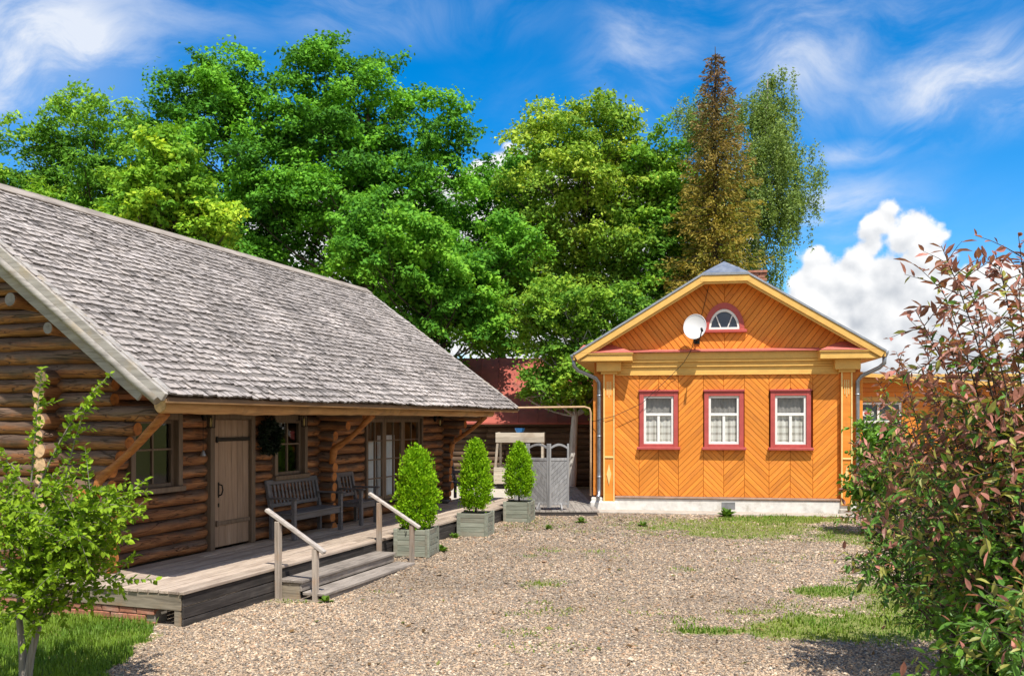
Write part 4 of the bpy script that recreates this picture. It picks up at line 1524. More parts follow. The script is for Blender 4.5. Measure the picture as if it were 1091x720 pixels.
# plain lining right behind the boards so that the joints stay closed
mb = MB()
cols_ = [0.535, 1.13, 1.602, 2.079, 2.675, 3.156, 3.641, 4.218, 4.708, 5.227, 5.846]
Z0, Z1 = 0.455, 3.42
WIN = {1: 1, 2: 1, 4: 1, 5: 1, 7: 1, 8: 1}
WZ0, WZ1 = 1.64, 3.02
for k in range(10):
    a, b = cols_[k], cols_[k + 1]
    rects = [(Z0, WZ0), (WZ1, Z1)] if k in WIN else [(Z0, Z1)]
    m = -1 if k % 2 == 0 else 1
    for (z0, z1) in rects:
        mb.box(a + 0.001, b - 0.001, 0.024, 0.06, z0, z1, 0.001)
        p = 0.147
        if m < 0: c0, c1 = z0 + a, z1 + b
        else: c0, c1 = z0 - b, z1 - a
        c = math.floor(c0 / p) * p
        while c < c1:
            p = 0.147 * rh.uniform(0.88, 1.12)
            poly = [(a + 0.003, z0), (b - 0.003, z0), (b - 0.003, z1), (a + 0.003, z1)]
            # z - m s between c and c+p
            poly = clip(poly, -m, 1, c + p - 0.013)
            if poly: poly = clip(poly, m, -1, -c)
            if poly: diag_board(poly, math.atan(m), 0.0, 0.022)
            c += p
lin = mb.build('wall_lining', M_LINING, house)
# strips beside the pilasters, down to the corners
MB().box(0.0, 0.262, 0.005, 0.14, Z0, 3.45, 0.006).build('corner_board', M_ORANGE, house)
MB().box(HW - 0.262, HW, 0.005, 0.14, Z0, 3.45, 0.006).build('corner_board', M_ORANGE, house)

# ---- gable boarding: a V on the middle line
gz0 = 4.02
GAB = [(0.10, gz0), (HW - 0.10, gz0), (HW - 0.10, gz0 + 0.02), (3.72, 5.66), (2.62, 5.66), (0.10, gz0 + 0.02)]
mt = math.tan(R(52))
glin = MB()
glin.add(prism([(x, 0.026, z) for x, z in GAB], (0, 0.10, 0)))
glin.build('wall_lining', M_LINING, house)
p = 0.20
for m, side in ((-mt, 0), (mt, 1)):
    half = clip(GAB, 1, 0, HC - 0.003) if side == 0 else clip(GAB, -1, 0, -HC - 0.003)
    c = -12.0
    while c < 12:
        poly = clip(half, -m, 1, c + p - 0.020)
        if poly: poly = clip(poly, m, -1, -c)
        if poly: diag_board(poly, math.atan(m), 0.0, 0.022)
        c += p

# ---- plinth, ledges
MB().box(-0.04, HW + 0.03, -0.07, 0.5, HG - 0.2, 0.40, 0.02, 0.01).build('plinth', M_WHITEWASH, house)
MB().box(-0.06, 0.62, -0.17, 0.3, HG - 0.2, 0.33, 0.03, 0.012).build('plinth', M_WHITEWASH, house)
MB().box(HW - 0.55, HW + 0.05, -0.15, 0.3, HG - 0.2, 0.22, 0.03, 0.012).build('plinth', M_CONC, house)
MB().box(0.54, HW - 0.52, -0.10, 0.02, 0.405, 0.45, 0.006, 0.003).build('drip_board', plain('worn_drip_board', (0.34, 0.22, 0.16), 0.85, 0, 0.25, 8), house)
mb = MB(); mb.box(3.10, 3.42, -0.078, -0.06, 0.17, 0.34, 0.004); mb.build('vent', M_PIPE, house)
ap = mesh_obj('apron', *cbox(-0.3, HW + 0.5, -0.72, -0.06, HG - 0.2, HG + 0.03, 0.012, 0.01), M_CONC, house)

# ---- pilasters
for s0, s1, dx in ((0.262, 0.535, 0), (5.846, 6.10, 0)):
    mb = MB(); mb.box(s0, s1, -0.12, 0.13, 0.30, 3.50, 0.006)
    po = mb.build('pilaster', M_ORANGE, house)
    for a in (s0 + 0.0, s1 - 0.032):
        MB().box(a, a + 0.032, -0.142, -0.119, 0.31, 3.45, 0.004).build('edge_strip', M_PALE, po)
    MB().box(s0 + 0.034, s1 - 0.034, -0.140, -0.119, 1.385, 1.425, 0.004).build('edge_strip', M_PALE, po)
    m = (s0 + s1) / 2
    mb = MB()
    mb.add(prism([(m, -0.121, 0.72), (m + 0.055, -0.121, 0.98), (m, -0.121, 1.24), (m - 0.055, -0.121, 0.98)], (0, -0.02, 0)))
    mb.build('diamond', M_PALE, po)
    for x in (m - 0.045, m, m + 0.045):
        MB().box(x - 0.010, x + 0.010, -0.133, -0.119, 2.86 if x == m else 2.92, 3.26, 0.004).build('flute', M_PALE, po)
    # capital
    MB().box(s0 - 0.06, s1 + 0.06, -0.19, 0.12, 3.44, 3.50, 0.006).build('capital', M_CREAM, po)
    MB().box(s0 - 0.16, s1 + 0.16, -0.27, 0.12, 3.502, 3.74, 0.008).build('capital', M_CREAM, po)

# ---- frieze
for (z0, z1, y) in ((3.405, 3.44, -0.05), (3.442, 3.60, -0.035), (3.602, 3.64, -0.075), (3.642, 3.72, -0.06), (3.722, 3.78, -0.115), (3.782, 3.955, -0.135)):
    MB().box(0.54, HW - 0.53, y, 0.10, z0, z1, 0.006).build('frieze_board', M_CREAM, house)
MB().box(0.9, HW - 1.0, -0.22, 0.06, 3.957, 3.985, 0.004).build('ledge', M_REDMETAL, house)
mb = MB(); mb.add(prism([(0.9, -0.22, 3.986), (0.9, 0.0, 3.986), (0.9, 0.0, 4.04)], (HW - 1.9, 0, 0))); mb.build('ledge', M_REDMETAL, house)

# ---- eave returns with small red roofs
OV = 0.46
for (a, b) in ((-0.36, 0.98), (5.32, 6.66)):
    MB().box(a, b, -OV + 0.01, 0.14, 3.742, 3.93, 0.008).build('eave_return', M_CREAM, house)
    MB().box(a - 0.02, b + 0.02, -OV - 0.02, 0.14, 3.905, 3.945, 0.006).build('eave_return', M_CREAM, house)
    V = [(a - 0.02, -OV - 0.03, 3.947), (b + 0.03, -OV - 0.03, 3.947), (b + 0.03, 0.0, 3.947), (a - 0.02, 0.0, 3.947),
         (a + (0.12 if a < 1 else 0.50), -0.02, 4.17), (b - (0.50 if a < 1 else 0.12), -0.02, 4.17)]
    F = [[3, 2, 1, 0], [0, 1, 5, 4], [1, 2, 5], [3, 0, 4], [2, 3, 4, 5]]
    mesh_obj('return_roof', V, F, M_REDMETAL, house)

# ---- roof with clipped gable
E0, E1, EZ = -0.46, 6.78, 3.93
T0, T1, TZ = 2.62, 3.70, 5.80
RZ = 6.16
RYF = 0.10
yb = HD + 0.4


def slab(pts, t=0.03):
    """roof sheet: polygon with thickness downward"""
    V = [tuple(p) for p in pts] + [(p[0], p[1], p[2] - t) for p in pts]
    n = len(pts)
    F = [list(range(n)), [n + i for i in range(n)][::-1]] + [[i, n + i, n + (i + 1) % n, (i + 1) % n] for i in range(n)]
    return V, F


rf = MB()
rf.add(slab([(E0, -OV - 0.03, EZ), (T0, -OV - 0.03, TZ), (HC, RYF, RZ), (HC, yb, RZ), (E0, yb, EZ)]))
roofh = rf.build('roof', M_ZINC, house)
mesh_obj('roof_sheet', *slab([(E1, yb, EZ), (HC, yb, RZ), (HC, RYF, RZ), (T1, -OV - 0.03, TZ), (E1, -OV - 0.03, EZ)]), M_ZINC, roofh)
mesh_obj('roof_hip', *slab([(T0, -OV - 0.05, TZ + 0.004), (T1, -OV - 0.05, TZ + 0.004), (HC, RYF, RZ + 0.01)]), M_ZINC, roofh)
for sgn in (0, 1):
    e, tt = (E0, T0) if sgn == 0 else (E1, T1)
    for y in np.arange(0.6, yb, 0.7):
        MB().bar((e, y, EZ + 0.012), (HC, y, RZ + 0.012), 0.02, 0.03, (0, 0, 1), 0.003).build('seam', M_ZINC, roofh)


# barge boards: outer ochre board, inner shadow moulding, soffit
def barge(p, q, name='barge_board'):
    p, q = Vector(p), Vector(q)
    d = (q - p).normalized()
    nrm = Vector((-d.z, 0, d.x))
    if nrm.z < 0: nrm = -nrm
    mb = MB()
    off = -nrm * 0.10
    mb.bar(p + off, q + off, 0.035, 0.15, tuple(nrm), 0.006)
    o = mb.build(name, M_CREAM, roofh)
    mb = MB()
    off = -nrm * 0.19 + Vector((0, 0.035, 0))
    mb.bar(p + off + d * 0.05, q + off - d * 0.02, 0.03, 0.07, tuple(nrm), 0.006)
    mb.build('barge_moulding', M_CREAM, roofh)
    mb = MB()
    off = -nrm * 0.11 + Vector((0, 0.24, 0))
    mb.bar(p + off, q + off, 0.46, 0.02, tuple(nrm), 0.003)
    mb.build('soffit', M_CREAM, roofh)
    mb = MB()
    off = -nrm * 0.012 + Vector((0, -0.012, 0))
    mb.bar(p + off, q + off, 0.05, 0.022, tuple(nrm), 0.003)
    mb.build('roof_edge', M_ZINC, roofh)


yf = -OV - 0.01
barge((E0 + 0.02, yf, EZ - 0.02), (T0, yf, TZ - 0.03))
barge((T1, yf, TZ - 0.03), (E1 - 0.02, yf, EZ - 0.02))
barge((T0 - 0.04, yf - 0.004, TZ - 0.03), (T1 + 0.04, yf - 0.004, TZ - 0.03))
for e in (E0, E1):                                       # side eaves
    MB().bar((e + (0.03 if e < 0 else -0.03), -OV, EZ - 0.09), (e + (0.03 if e < 0 else -0.03), yb, EZ - 0.09), 0.04, 0.13, (0, 0, 1)).build('eave_board', M_CREAM, roofh)
    a, b = (E0 + 0.05, 0.0) if e < 0 else (HW, E1 - 0.05)
    MB().box(a, b, 0.15, yb, EZ - 0.17, EZ - 0.15, 0.004).build('soffit', M_CREAM, roofh)

# chimney behind the ridge
ch = MB(); ch.box(4.10, 4.52, 3.6, 4.0, 5.0, 6.40, 0.01)
ch_o = ch.build('chimney', M_MORTAR, roofh)
for r_ in range(12):
    z = 5.58 + r_ * 0.073
    for (x, y, rot) in ((4.20, 3.60, 0), (4.42, 3.60, 0), (4.10, 3.75, 1), (4.10, 3.95, 1)):
        ob = bpy.data.objects.new('brick', bvar[rh.randrange(5)])
        COL.objects.link(ob); ob.parent = ch_o
        ob.location = (x + (0.05 if r_ % 2 and not rot else 0), y + 0.04 * (0 if rot else 1) - 0.03, z)
        ob.rotation_euler = (0, 0, math.pi / 2 if not rot else 0)
        ob.scale = (1.0, 0.85, 1.0)
MB().box(4.04, 4.58, 3.52, 4.06, 6.42, 6.49, 0.01).build('chimney_cap', M_BRICK, ch_o)


# ---- windows
def plaid():
    m, nt, bs = material('plaid_curtain')
    tc = nt.node('ShaderNodeTexCoord')
    sp = nt.node('ShaderNodeSeparateXYZ')
    nt.l.new(tc.outputs['Object'], sp.inputs[0])
    a = nt.math('ABSOLUTE', nt.math('SINE', nt.math('MULTIPLY', sp.outputs[0], 21.0)))
    b = nt.math('ABSOLUTE', nt.math('SINE', nt.math('MULTIPLY', sp.outputs[2], 19.0)))
    f = nt.math('ADD', nt.maprange(a, 0.5, 0.6, 0, 0.5), nt.maprange(b, 0.45, 0.6, 0, 0.5))
    c = nt.ramp(f, [(0.0, (0.33, 0.30, 0.26)), (0.5, (0.56, 0.52, 0.47)), (1.0, (0.78, 0.75, 0.69))])
    nt.l.new(c, bs.inputs['Base Color'])
    bs.inputs['Roughness'].default_value = 0.9
    return m


M_PLAID = plaid()
M_VALANCE = plain('grey_valance', (0.24, 0.22, 0.20), 0.9, 0, 0.2, 10)
wl = ['left', 'middle', 'right']
for wi, cx in enumerate((1.602, 3.158, 4.712)):
    a, b = cx - 0.465, cx + 0.465
    z0, z1 = 1.66, 3.005
    mb = MB()
    t = 0.105
    mb.box(a, a + t, -0.055, 0.14, z0, z1); mb.box(b - t, b, -0.055, 0.14, z0, z1)
    mb.box(a + t, b - t, -0.053, 0.14, z1 - t, z1); mb.box(a + t, b - t, -0.053, 0.14, z0, z0 + 0.07)
    mb.box(a - 0.02, b + 0.02, -0.085, 0.0, z1 + 0.002, z1 + 0.045)
    wo = mb.build('window', M_RED, house)
    MB().box(a - 0.055, b + 0.055, -0.125, 0.02, z0 - 0.065, z0 - 0.002, 0.008).build('sill', M_RED, wo)
    a2, b2, c0, c1 = a + t, b - t, z0 + 0.07, z1 - t
    f = 0.055
    zt = c0 + (c1 - c0) * 0.615
    s = MB()
    s.box(a2, a2 + f, -0.02, 0.04, c0, c1); s.box(b2 - f, b2, -0.02, 0.04, c0, c1)
    s.box(a2 + f, b2 - f, -0.018, 0.04, c0, c0 + f); s.box(a2 + f, b2 - f, -0.018, 0.04, c1 - f, c1)
    s.box(a2 + f, b2 - f, -0.024, 0.04, zt - 0.032, zt + 0.032)
    s.box(cx - 0.032, cx + 0.032, -0.017, 0.04, c0 + f, zt - 0.032)
    s.build('sash', M_WHITE, wo)
    for (x0, x1, y0, y1) in ((a2 + f, b2 - f, zt + 0.032, c1 - f), (a2 + f, cx - 0.032, c0 + f, zt - 0.032), (cx + 0.032, b2 - f, c0 + f, zt - 0.032)):
        mesh_obj('pane', [(x0, 0.012, y0), (x1, 0.012, y0), (x1, 0.012, y1), (x0, 0.012, y1)], [[0, 1, 2, 3]], M_GLASS, wo)
    for (za, zb_, yy, mt_) in ((c0, zt + 0.01 - 0.05 * (wi == 0), 0.036, M_PLAID), (zt - 0.02, c1, 0.085, M_VALANCE)):
        V, F = [], []
        for i in range(31):
            x = a2 + (b2 - a2) * i / 30
            y = yy + 0.010 * math.sin(i * (1.1 + 0.25 * wi) + wi * 2) + 0.007 * math.sin(i * 0.45 + wi)
            V += [(x, y, za), (x, y, zb_)]
            if i: F.append([2 * i - 2, 2 * i, 2 * i + 1, 2 * i - 1])
        mesh_obj('curtain', V, F, mt_, wo, smooth=True)

# arched gable window
gx, gzb = 3.165, 4.50


def arch(r, x0=gx, z0=gzb, n=20, sx=1.0):
    return [(x0 + r * sx * math.cos(t), z0 + 1.36 * r * math.sin(t)) for t in np.linspace(0, math.pi, n)]


def arch_ring(r0, r1, y0, y1):
    A, B = arch(r1), arch(r0)
    n = len(A)
    V = [(x, y0, z) for x, z in A] + [(x, y0, z) for x, z in B] + [(x, y1, z) for x, z in A] + [(x, y1, z) for x, z in B]
    F = []
    for i in range(n - 1):
        F += [[i, n + i, n + i + 1, i + 1], [i, i + 1, 2 * n + i + 1, 2 * n + i], [n + i, 3 * n + i, 3 * n + i + 1, n + i + 1]]
    return V, F


mb = MB(); mb.add(arch_ring(0.365, 0.475, -0.06, 0.0)); mb.box(gx - 0.53, gx + 0.53, -0.10, 0.0, gzb - 0.075, gzb - 0.002, 0.008)
go = mb.build('window', M_RED, house)
go['label'] = 'arched attic window with red surround'
mb = MB(); mb.add(arch_ring(0.315, 0.363, -0.045, 0.0)); mb.box(gx - 0.363, gx + 0.363, -0.046, 0.0, gzb, gzb + 0.05)
mb.bar((gx - 0.085, -0.03, gzb + 0.05), (gx - 0.20, -0.03, gzb + 0.36), 0.025, 0.03, (0, 1, 0)); mb.bar((gx + 0.085, -0.03, gzb + 0.05), (gx + 0.20, -0.03, gzb + 0.36), 0.025, 0.03, (0, 1, 0))
mb.build('sash', M_WHITE, go)
A = arch(0.315)
mesh_obj('back_panel', [(x, -0.006, z) for x, z in A], [list(range(len(A)))], plain('attic_sky_tint', (0.045, 0.065, 0.11), 0.6), go)  # dark panel behind the pane, sky reflection put into its navy colour
mesh_obj('pane', [(x, -0.022, z) for x, z in A], [list(range(len(A)))], M_GLASS, go)


# ---- gutters and downpipes
def downpipe(side):
    if side == 0:
        x0, xp = E0 + 0.02, 0.155
        toe = (xp - 0.02, -0.30, 0.42)
    else:
        x0, xp = E1 - 0.02, 6.225
        toe = (xp + 0.22, -0.24, 0.33)
    mb = MB()
    pts = [(x0, -OV + 0.10, EZ - 0.12), (x0, -OV + 0.12, EZ - 0.30), (x0 + (0.10 if side == 0 else -0.10), -0.30, EZ - 0.40),
           (xp - (0.08 if side == 0 else -0.08), -0.13, EZ - 0.58), (xp, -0.085, EZ - 0.70), (xp, -0.085, 2.5), (xp, -0.085, 1.4), (xp, -0.085, 0.62), (xp + (0 if side == 0 else 0.03), -0.13, 0.48), toe]
    mb.tube(pts, 0.048, 10)
    o = mb.build('downpipe', M_PIPE, house)
    for z in (0.9, 1.9, 2.9):
        MB().tube([(xp, -0.085, z), (xp, -0.085, z + 0.035)], 0.055, 10).build('pipe_clip', M_ZINC, o)
    mb = MB(); mb.tube([(x0, -OV + 0.10, EZ - 0.02), (x0, -OV + 0.10, EZ - 0.08), (x0, -OV + 0.10, EZ - 0.16)], [0.10, 0.09, 0.05], 10); mb.build('funnel', M_ZINC, o)


downpipe(0)
downpipe(1)

# ---- satellite dish on the gable
dish = thing('satellite_dish', 'white satellite dish fixed to the gable left of the arched window', 'dish', H0 + Vector((math.cos(HA) * 2.50 + math.sin(HA) * 0.0, math.sin(HA) * 2.50, 4.42)), HA)
V, F = [], []
NR, NA = 6, 28
for i in range(NR + 1):
    r = i / NR
    for k in range(NA):
        a = 2 * math.pi * k / NA
        V.append((0.265 * r * math.cos(a), 0.075 * r * r, 0.31 * r * math.sin(a)))
for i in range(NR):
    for k in range(NA):
        k2 = (k + 1) % NA
        F.append([i * NA + k, i * NA + k2, (i + 1) * NA + k2, (i + 1) * NA + k])
Mr = Matrix.Translation((-0.03, -0.36, 0.10)) @ Matrix.Rotation(R(-12), 4, 'Z') @ Matrix.Rotation(R(180), 4, 'Z') @ Matrix.Rotation(R(16), 4, 'X')
Vd = [tuple(Mr @ Vector(p)) for p in V]
mb = MB(); mb.add((Vd, F), 0, True)
rim = [tuple(Mr @ Vector((0.267 * math.cos(a), 0.077, 0.312 * math.sin(a)))) for a in np.linspace(0, 2 * math.pi, 33)]
mb.tube(rim, 0.008, 6, cap=False)
mb.build('reflector', M_DISH, dish)
mb = MB()
mb.tube([(0.02, 0.0, -0.16), (0.02, -0.22, -0.16), (0.0, -0.30, -0.02), (-0.02, -0.30, 0.08)], 0.02, 7)
mb.box(-0.05, 0.09, -0.03, 0.0, -0.26, -0.06)
mb.build('mount', M_IRON, dish)
mb = MB()
mb.tube([(-0.01, -0.36, -0.20), (0.07, -0.66, -0.16), (0.10, -0.76, -0.02)], 0.014, 6)
mb.tube([(0.11, -0.80, -0.02), (0.10, -0.74, 0.03), (0.095, -0.70, 0.05)], [0.03, 0.03, 0.02], 8)
mb.build('feed_arm', M_IRON, dish)


def hp(s, y, z):
    c, sn = math.cos(HA), math.sin(HA)
    return (H0.x + c * s - sn * y, H0.y + sn * s + c * y, z)


def cable(pts, label, r=0.007):
    o = MB().tube(pts, r, 5).build('cable', M_CABLE)
    tag(o, label, 'cable')


cable([hp(2.45, -0.04, 4.30), hp(2.40, -0.20, 4.06), hp(2.34, -0.25, 3.93), hp(2.2, -0.15, 3.70), hp(1.93, -0.09, 3.42), hp(1.2, -0.16, 2.72), hp(0.55, -0.16, 2.42), hp(0.2, -0.17, 2.33), hp(-0.02, -0.05, 2.28)],
      'thin black cable running slantwise down the orange facade from the dish')
cable([hp(2.62, -0.035, 4.8), hp(2.72, -0.035, 5.2), hp(2.80, -0.035, 5.55)], 'thin black cable rising from the dish to the gable peak')

# gas pipe across the gap between the buildings
pa = W0 + CD * 11.6 + CN * 1.62
pts = [(pa.x - 0.6 * CN.x, pa.y - 0.6 * CN.y, 2.60), (pa.x, pa.y, 2.60), (0.9, 21.4, 2.62), hp(-0.20, -0.10, 2.64), hp(-0.08, -0.10, 2.60), hp(-0.05, -0.10, 2.5), hp(-0.05, -0.10, 1.4), hp(-0.05, -0.10, 0.45)]
o = MB().tube(pts, 0.024, 8).build('gas_pipe', M_GASPIPE)
tag(o, 'thin tan pipe spanning from the cabin eave to the orange house corner', 'pipe')

# ---- annex on the right
annex = thing('house_annex', 'low orange side wing behind the right corner of the house', 'annex', Vector(hp(HW, 2.6, 0)), HA)
MB().box(0.01, 4.2, 0.0, 4.0, HG, 3.30, 0.01).build('wall', M_ORANGE, annex)
for k in range(10):
    z = 0.5 + k * 0.11
    MB().box(0.02, 4.2, -0.02, -0.001, z, z + 0.104, 0.004).build('board', M_ORANGE, annex)
for k in range(3):
    z = 2.93 + k * 0.12
    MB().box(0.02, 4.2, -0.02, -0.001, z, z + 0.114, 0.004).build('board', M_ORANGE, annex)
MB().box(0.02, 4.25, -0.05, -0.001, 2.80, 2.925, 0.006).build('frieze_board', M_CREAM, annex)
MB().box(0.02, 4.25, -0.10, -0.001, 3.29, 3.42, 0.006).build('frieze_board', M_CREAM, annex)
MB().box(0.02, 4.3, -0.22, -0.001, 3.425, 3.50, 0.006).build('frieze_board', M_CREAM, annex)
mb = MB(); mb.add(prism([(0.02, -0.4, 3.56), (4.5, -0.4, 3.20), (4.5, -0.4, 3.24), (0.02, -0.4, 3.61)], (0, 4.6, 0))); mb.build('roof', M_ZINC, annex)
mb = MB(); mb.bar((0.02, -0.42, 3.52), (4.5, -0.42, 3.16), 0.03, 0.10, (0, 0, 1)); mb.build('eave_board', M_CREAM, annex)
mb = MB()
for x in (0.06, 0.36, 0.90, 1.44):
    mb.box(x, x + 0.06, -0.05, -0.002, 1.45, 2.78)
for z in (1.45, 2.24, 2.72):
    for (x0, x1) in ((0.12, 0.36), (0.42, 0.90), (0.96, 1.44)):
        mb.box(x0, x1, -0.048, -0.002, z, z + 0.06)
wn = mb.build('window', M_WHITE, annex)
mesh_obj('back_panel', [(0.12, -0.004, 1.5), (1.44, -0.004, 1.5), (1.44, -0.004, 2.72), (0.12, -0.004, 2.72)], [[0, 1, 2, 3]], plain('dark_green_panel', (0.05, 0.085, 0.07), 0.7), wn)  # flat dark green panel in place of the room behind the panes
for (x0, x1) in ((0.12, 0.36), (0.42, 0.90), (0.96, 1.44)):
    for (z0, z1) in ((1.51, 2.24), (2.30, 2.72)):
        mesh_obj('pane', [(x0, -0.02, z0), (x1, -0.02, z0), (x1, -0.02, z1), (x0, -0.02, z1)], [[0, 1, 2, 3]], M_GLASS, wn)
A = [(0.66 + 0.17 * math.cos(t), 2.50 + 0.09 * math.sin(t)) for t in np.linspace(0, 2 * math.pi, 24)[:-1]]
mesh_obj('sticker', [(x, -0.024, z) for x, z in A], [list(range(len(A)))], M_WHITE, wn)
mb = MB(); mb.add(prism([(0.60, -0.025, 2.47), (0.73, -0.025, 2.47), (0.76, -0.025, 2.51), (0.70, -0.025, 2.54), (0.60, -0.025, 2.53), (0.57, -0.025, 2.50)], (0, -0.002, 0))); mb.build('sticker', M_RED, wn)
# low picket fence beside the house
fence = thing('picket_fence', 'low red-brown board fence beside the right corner of the house', 'fence', Vector(hp(HW + 0.15, 1.2, HG)), HA)
for k in range(9):
    MB().box(k * 0.16, k * 0.16 + 0.12, -0.012, 0.012, 0.0, 0.80 + rh.uniform(-0.02, 0.02), 0.005).build('picket', wood('fence_paint', [(0.10, 0.035, 0.022), (0.17, 0.06, 0.036), (0.24, 0.09, 0.055)], 'z', 0.8, 20, 0.2) if k == 0 else MATS['fence_paint'], fence)
MB().box(-0.02, 1.5, 0.013, 0.05, 0.2, 0.26, 0.004).build('rail', MATS['fence_paint'], fence)
MB().box(-0.02, 1.5, 0.013, 0.05, 0.6, 0.66, 0.004).build('rail', MATS['fence_paint'], fence)

# ================================================================== BOARDWALK, SCREEN, CART, SHED
walk = thing('boardwalk', 'low grey plank platform between cabin and orange house', 'boardwalk', (0, 0, 0))
# planks run from front to back, turned like the house
y0, y1, ZT = 20.75, 29.2, 0.20
x = 0.22
while x < 1.98:
    yy = y0
    while yy < y1:
        ln = rh.uniform(2.4, 3.4)
        ye = min(yy + ln, y1)
        if y1 - ye < 0.8: ye = y1
        j = rh.uniform(-0.003, 0.003)
        MB().box(x, x + 0.135, yy + 0.004, ye, ZT - 0.035 + j, ZT + j, 0.004).build('plank', wood('walk_plank', [(0.13, 0.115, 0.10), (0.26, 0.23, 0.20), (0.36, 0.325, 0.285)], 'y', 0.85, 24, 0.18) if 'walk_plank' not in MATS else MATS['walk_plank'], walk)
        yy = ye + 0.004
    x += 0.140
MB().box(0.22, 1.98, 20.765, 20.80, 0.02, ZT - 0.037, 0.004).build('edge_board', M_DARKX, walk)
pav = mesh_obj('pavement', *cbox(-2.4, 0.215, 21.0, 29.3, 0.02, 0.17, 0.01), plain('pale_sand_paving', (0.47, 0.42, 0.35), 0.95, 0, 0.15, 5, 0.2, 0.3))
tag(pav, 'pale sandy paving behind the planters', 'pavement', kind='structure')

scr = thing('folding_screen', 'grey wooden folding screen with diagonal slats and open arched tops', 'screen', (0.35, 20.95, ZT), 0)
SX = [(-0.17, 0.30), (0.305, 0.02), (0.80, -0.06), (1.29, -0.04)]
SX = [(-0.30, 0.10), (0.03, 0.22), (0.52, -0.06), (1.00, 0.02)]
for k in range(3):
    (xa, ya), (xb, yb_) = SX[k], SX[k + 1]
    w = math.hypot(xb - xa, yb_ - ya) - 0.012
    ang = math.atan2(yb_ - ya, xb - xa)
    M = Matrix.Translation((xa, ya, 0)) @ Matrix.Rotation(ang, 4, 'Z')
    f = MB()
    Hs = 1.56
    for (x0, x1) in ((0, 0.045), (w - 0.045, w)):
        f.add(cbox(x0, x1, -0.02, 0.02, 0.06, Hs, 0.004), 0, False, M)
    for (z0, z1) in ((0.12, 0.18), (1.16, 1.225)):
        f.add(cbox(0.045, w - 0.045, -0.018, 0.018, z0, z1, 0.004), 0, False, M)
    pts = [(0.045 + (w - 0.09) * t, -0.018, 1.49 + 0.075 * math.sin(math.pi * t)) for t in np.linspace(0, 1, 9)]
    pts = pts + [(p_[0], -0.018, p_[2] - 0.05) for p_ in reversed(pts)]
    f.add(prism(pts, (0, 0.036, 0)), 0, False, M)
    fo = f.build('panel', M_SCREEN, scr)
    # diagonal slats
    rect = [(0.045, 0.18), (w - 0.045, 0.18), (w - 0.045, 1.16), (0.045, 1.16)]
    m = -1.0 if k % 2 else 1.0
    m = -0.95 if k < 2 else 0.95
    c = -2.0
    while c < 3:
        poly = clip(rect, -m, 1, c + 0.098)
        if poly: poly = clip(poly, m, -1, -c)
        if poly and len(poly) > 2 and abs(area(poly)) > 0.0008:
            sl = MB(); yo = rh.uniform(-0.002, 0.002)
            sl.add(prism([(p_[0], -0.010 + yo, p_[1]) for p_ in poly], (0, 0.014, 0)), 0, False, M)
            sl.build('slat', M_SCREEN, fo)
        c += 0.107
    ft = MB()
    ft.add(cbox(w / 2 + 0.02, w / 2 + 0.06, -0.16, 0.14, 0.0, 0.05, 0.006), 0, False, M)
    ft.add(prism([(w / 2 + 0.022, -0.15, 0.05), (w / 2 + 0.022, -0.021, 0.05), (w / 2 + 0.022, -0.021, 0.17)], (0.036, 0, 0)), 0, False, M)
    ft.build('foot', M_SCREEN, fo)

M_CART = wood('cart_pale_wood', [(0.34, 0.29, 0.22), (0.50, 0.44, 0.35), (0.62, 0.56, 0.47)], 'x', 0.8, 18, 0.15, stain=(0.30, 0.22, 0.15, 1))
cart = thing('wooden_cart', 'pale wooden cart with planked canopy behind the folding screen', 'cart', (-0.45, 27.9, 0.17), R(-4))
for (xx, yy) in ((0, 0), (1.40, 0), (0, 1.2), (1.40, 1.2)):
    mb = MB(); mb.bar((xx + (-0.10 if yy == 0 and xx == 0 else 0), yy, 0.30), (xx, yy, 1.46), 0.075, 0.075, (0, 1, 0), 0.006); mb.build('post', M_CART, cart)
for k in range(2):
    z = 1.45 + k * 0.155
    MB().box(-0.06, 1.46, -0.06, -0.02, z, z + 0.15, 0.004).build('canopy_board', M_CART, cart)
    MB().box(1.42, 1.46, -0.018, 1.26, z, z + 0.15, 0.004).build('canopy_board', M_CART, cart)
    MB().box(-0.06, -0.02, -0.018, 1.26, z, z + 0.15, 0.004).build('canopy_board', M_CART, cart)
MB().box(-0.05, 1.45, -0.015, 1.25, 1.70, 1.73, 0.004).build('canopy_top', M_CART, cart)
for k in range(4):
    MB().box(-0.12, 1.44, -0.05, -0.02, 0.16 + k * 0.13, 0.16 + k * 0.13 + 0.124, 0.004).build('side_board', M_CART, cart)
MB().box(-0.08, 1.40, -0.015, 1.2, 0.14, 0.18, 0.004).build('floor_board', M_CART, cart)
MB().box(-0.10, 1.42, 0.5, 0.56, 0.68, 0.72, 0.004).build('seat', M_CART, cart)
for (xx, yy) in ((0.1, 0.02), (1.25, 0.02), (0.1, 1.15), (1.25, 1.15)):
    mb = MB(); mb.tube([(xx, yy - 0.04, 0.13), (xx, yy + 0.04, 0.13)], 0.13, 16); mb.build('wheel', M_IRON, cart)
t = mesh_obj('blue_bucket', *(lambda r: (r[0], r[1] + r[2][:1]))(tube([(0, 0, 0), (0, 0, 0.05), (0, 0, 0.16), (0, 0, 0.155), (0, 0, 0.02)], [0.10, 0.13, 0.17, 0.155, 0.09], 14)), plain('blue_plastic', (0.02, 0.19, 0.55), 0.4), loc=(0.25, 28.3, 0.17 + 1.735))
tag(t, 'small blue tub on top of the wooden cart canopy', 'tub')
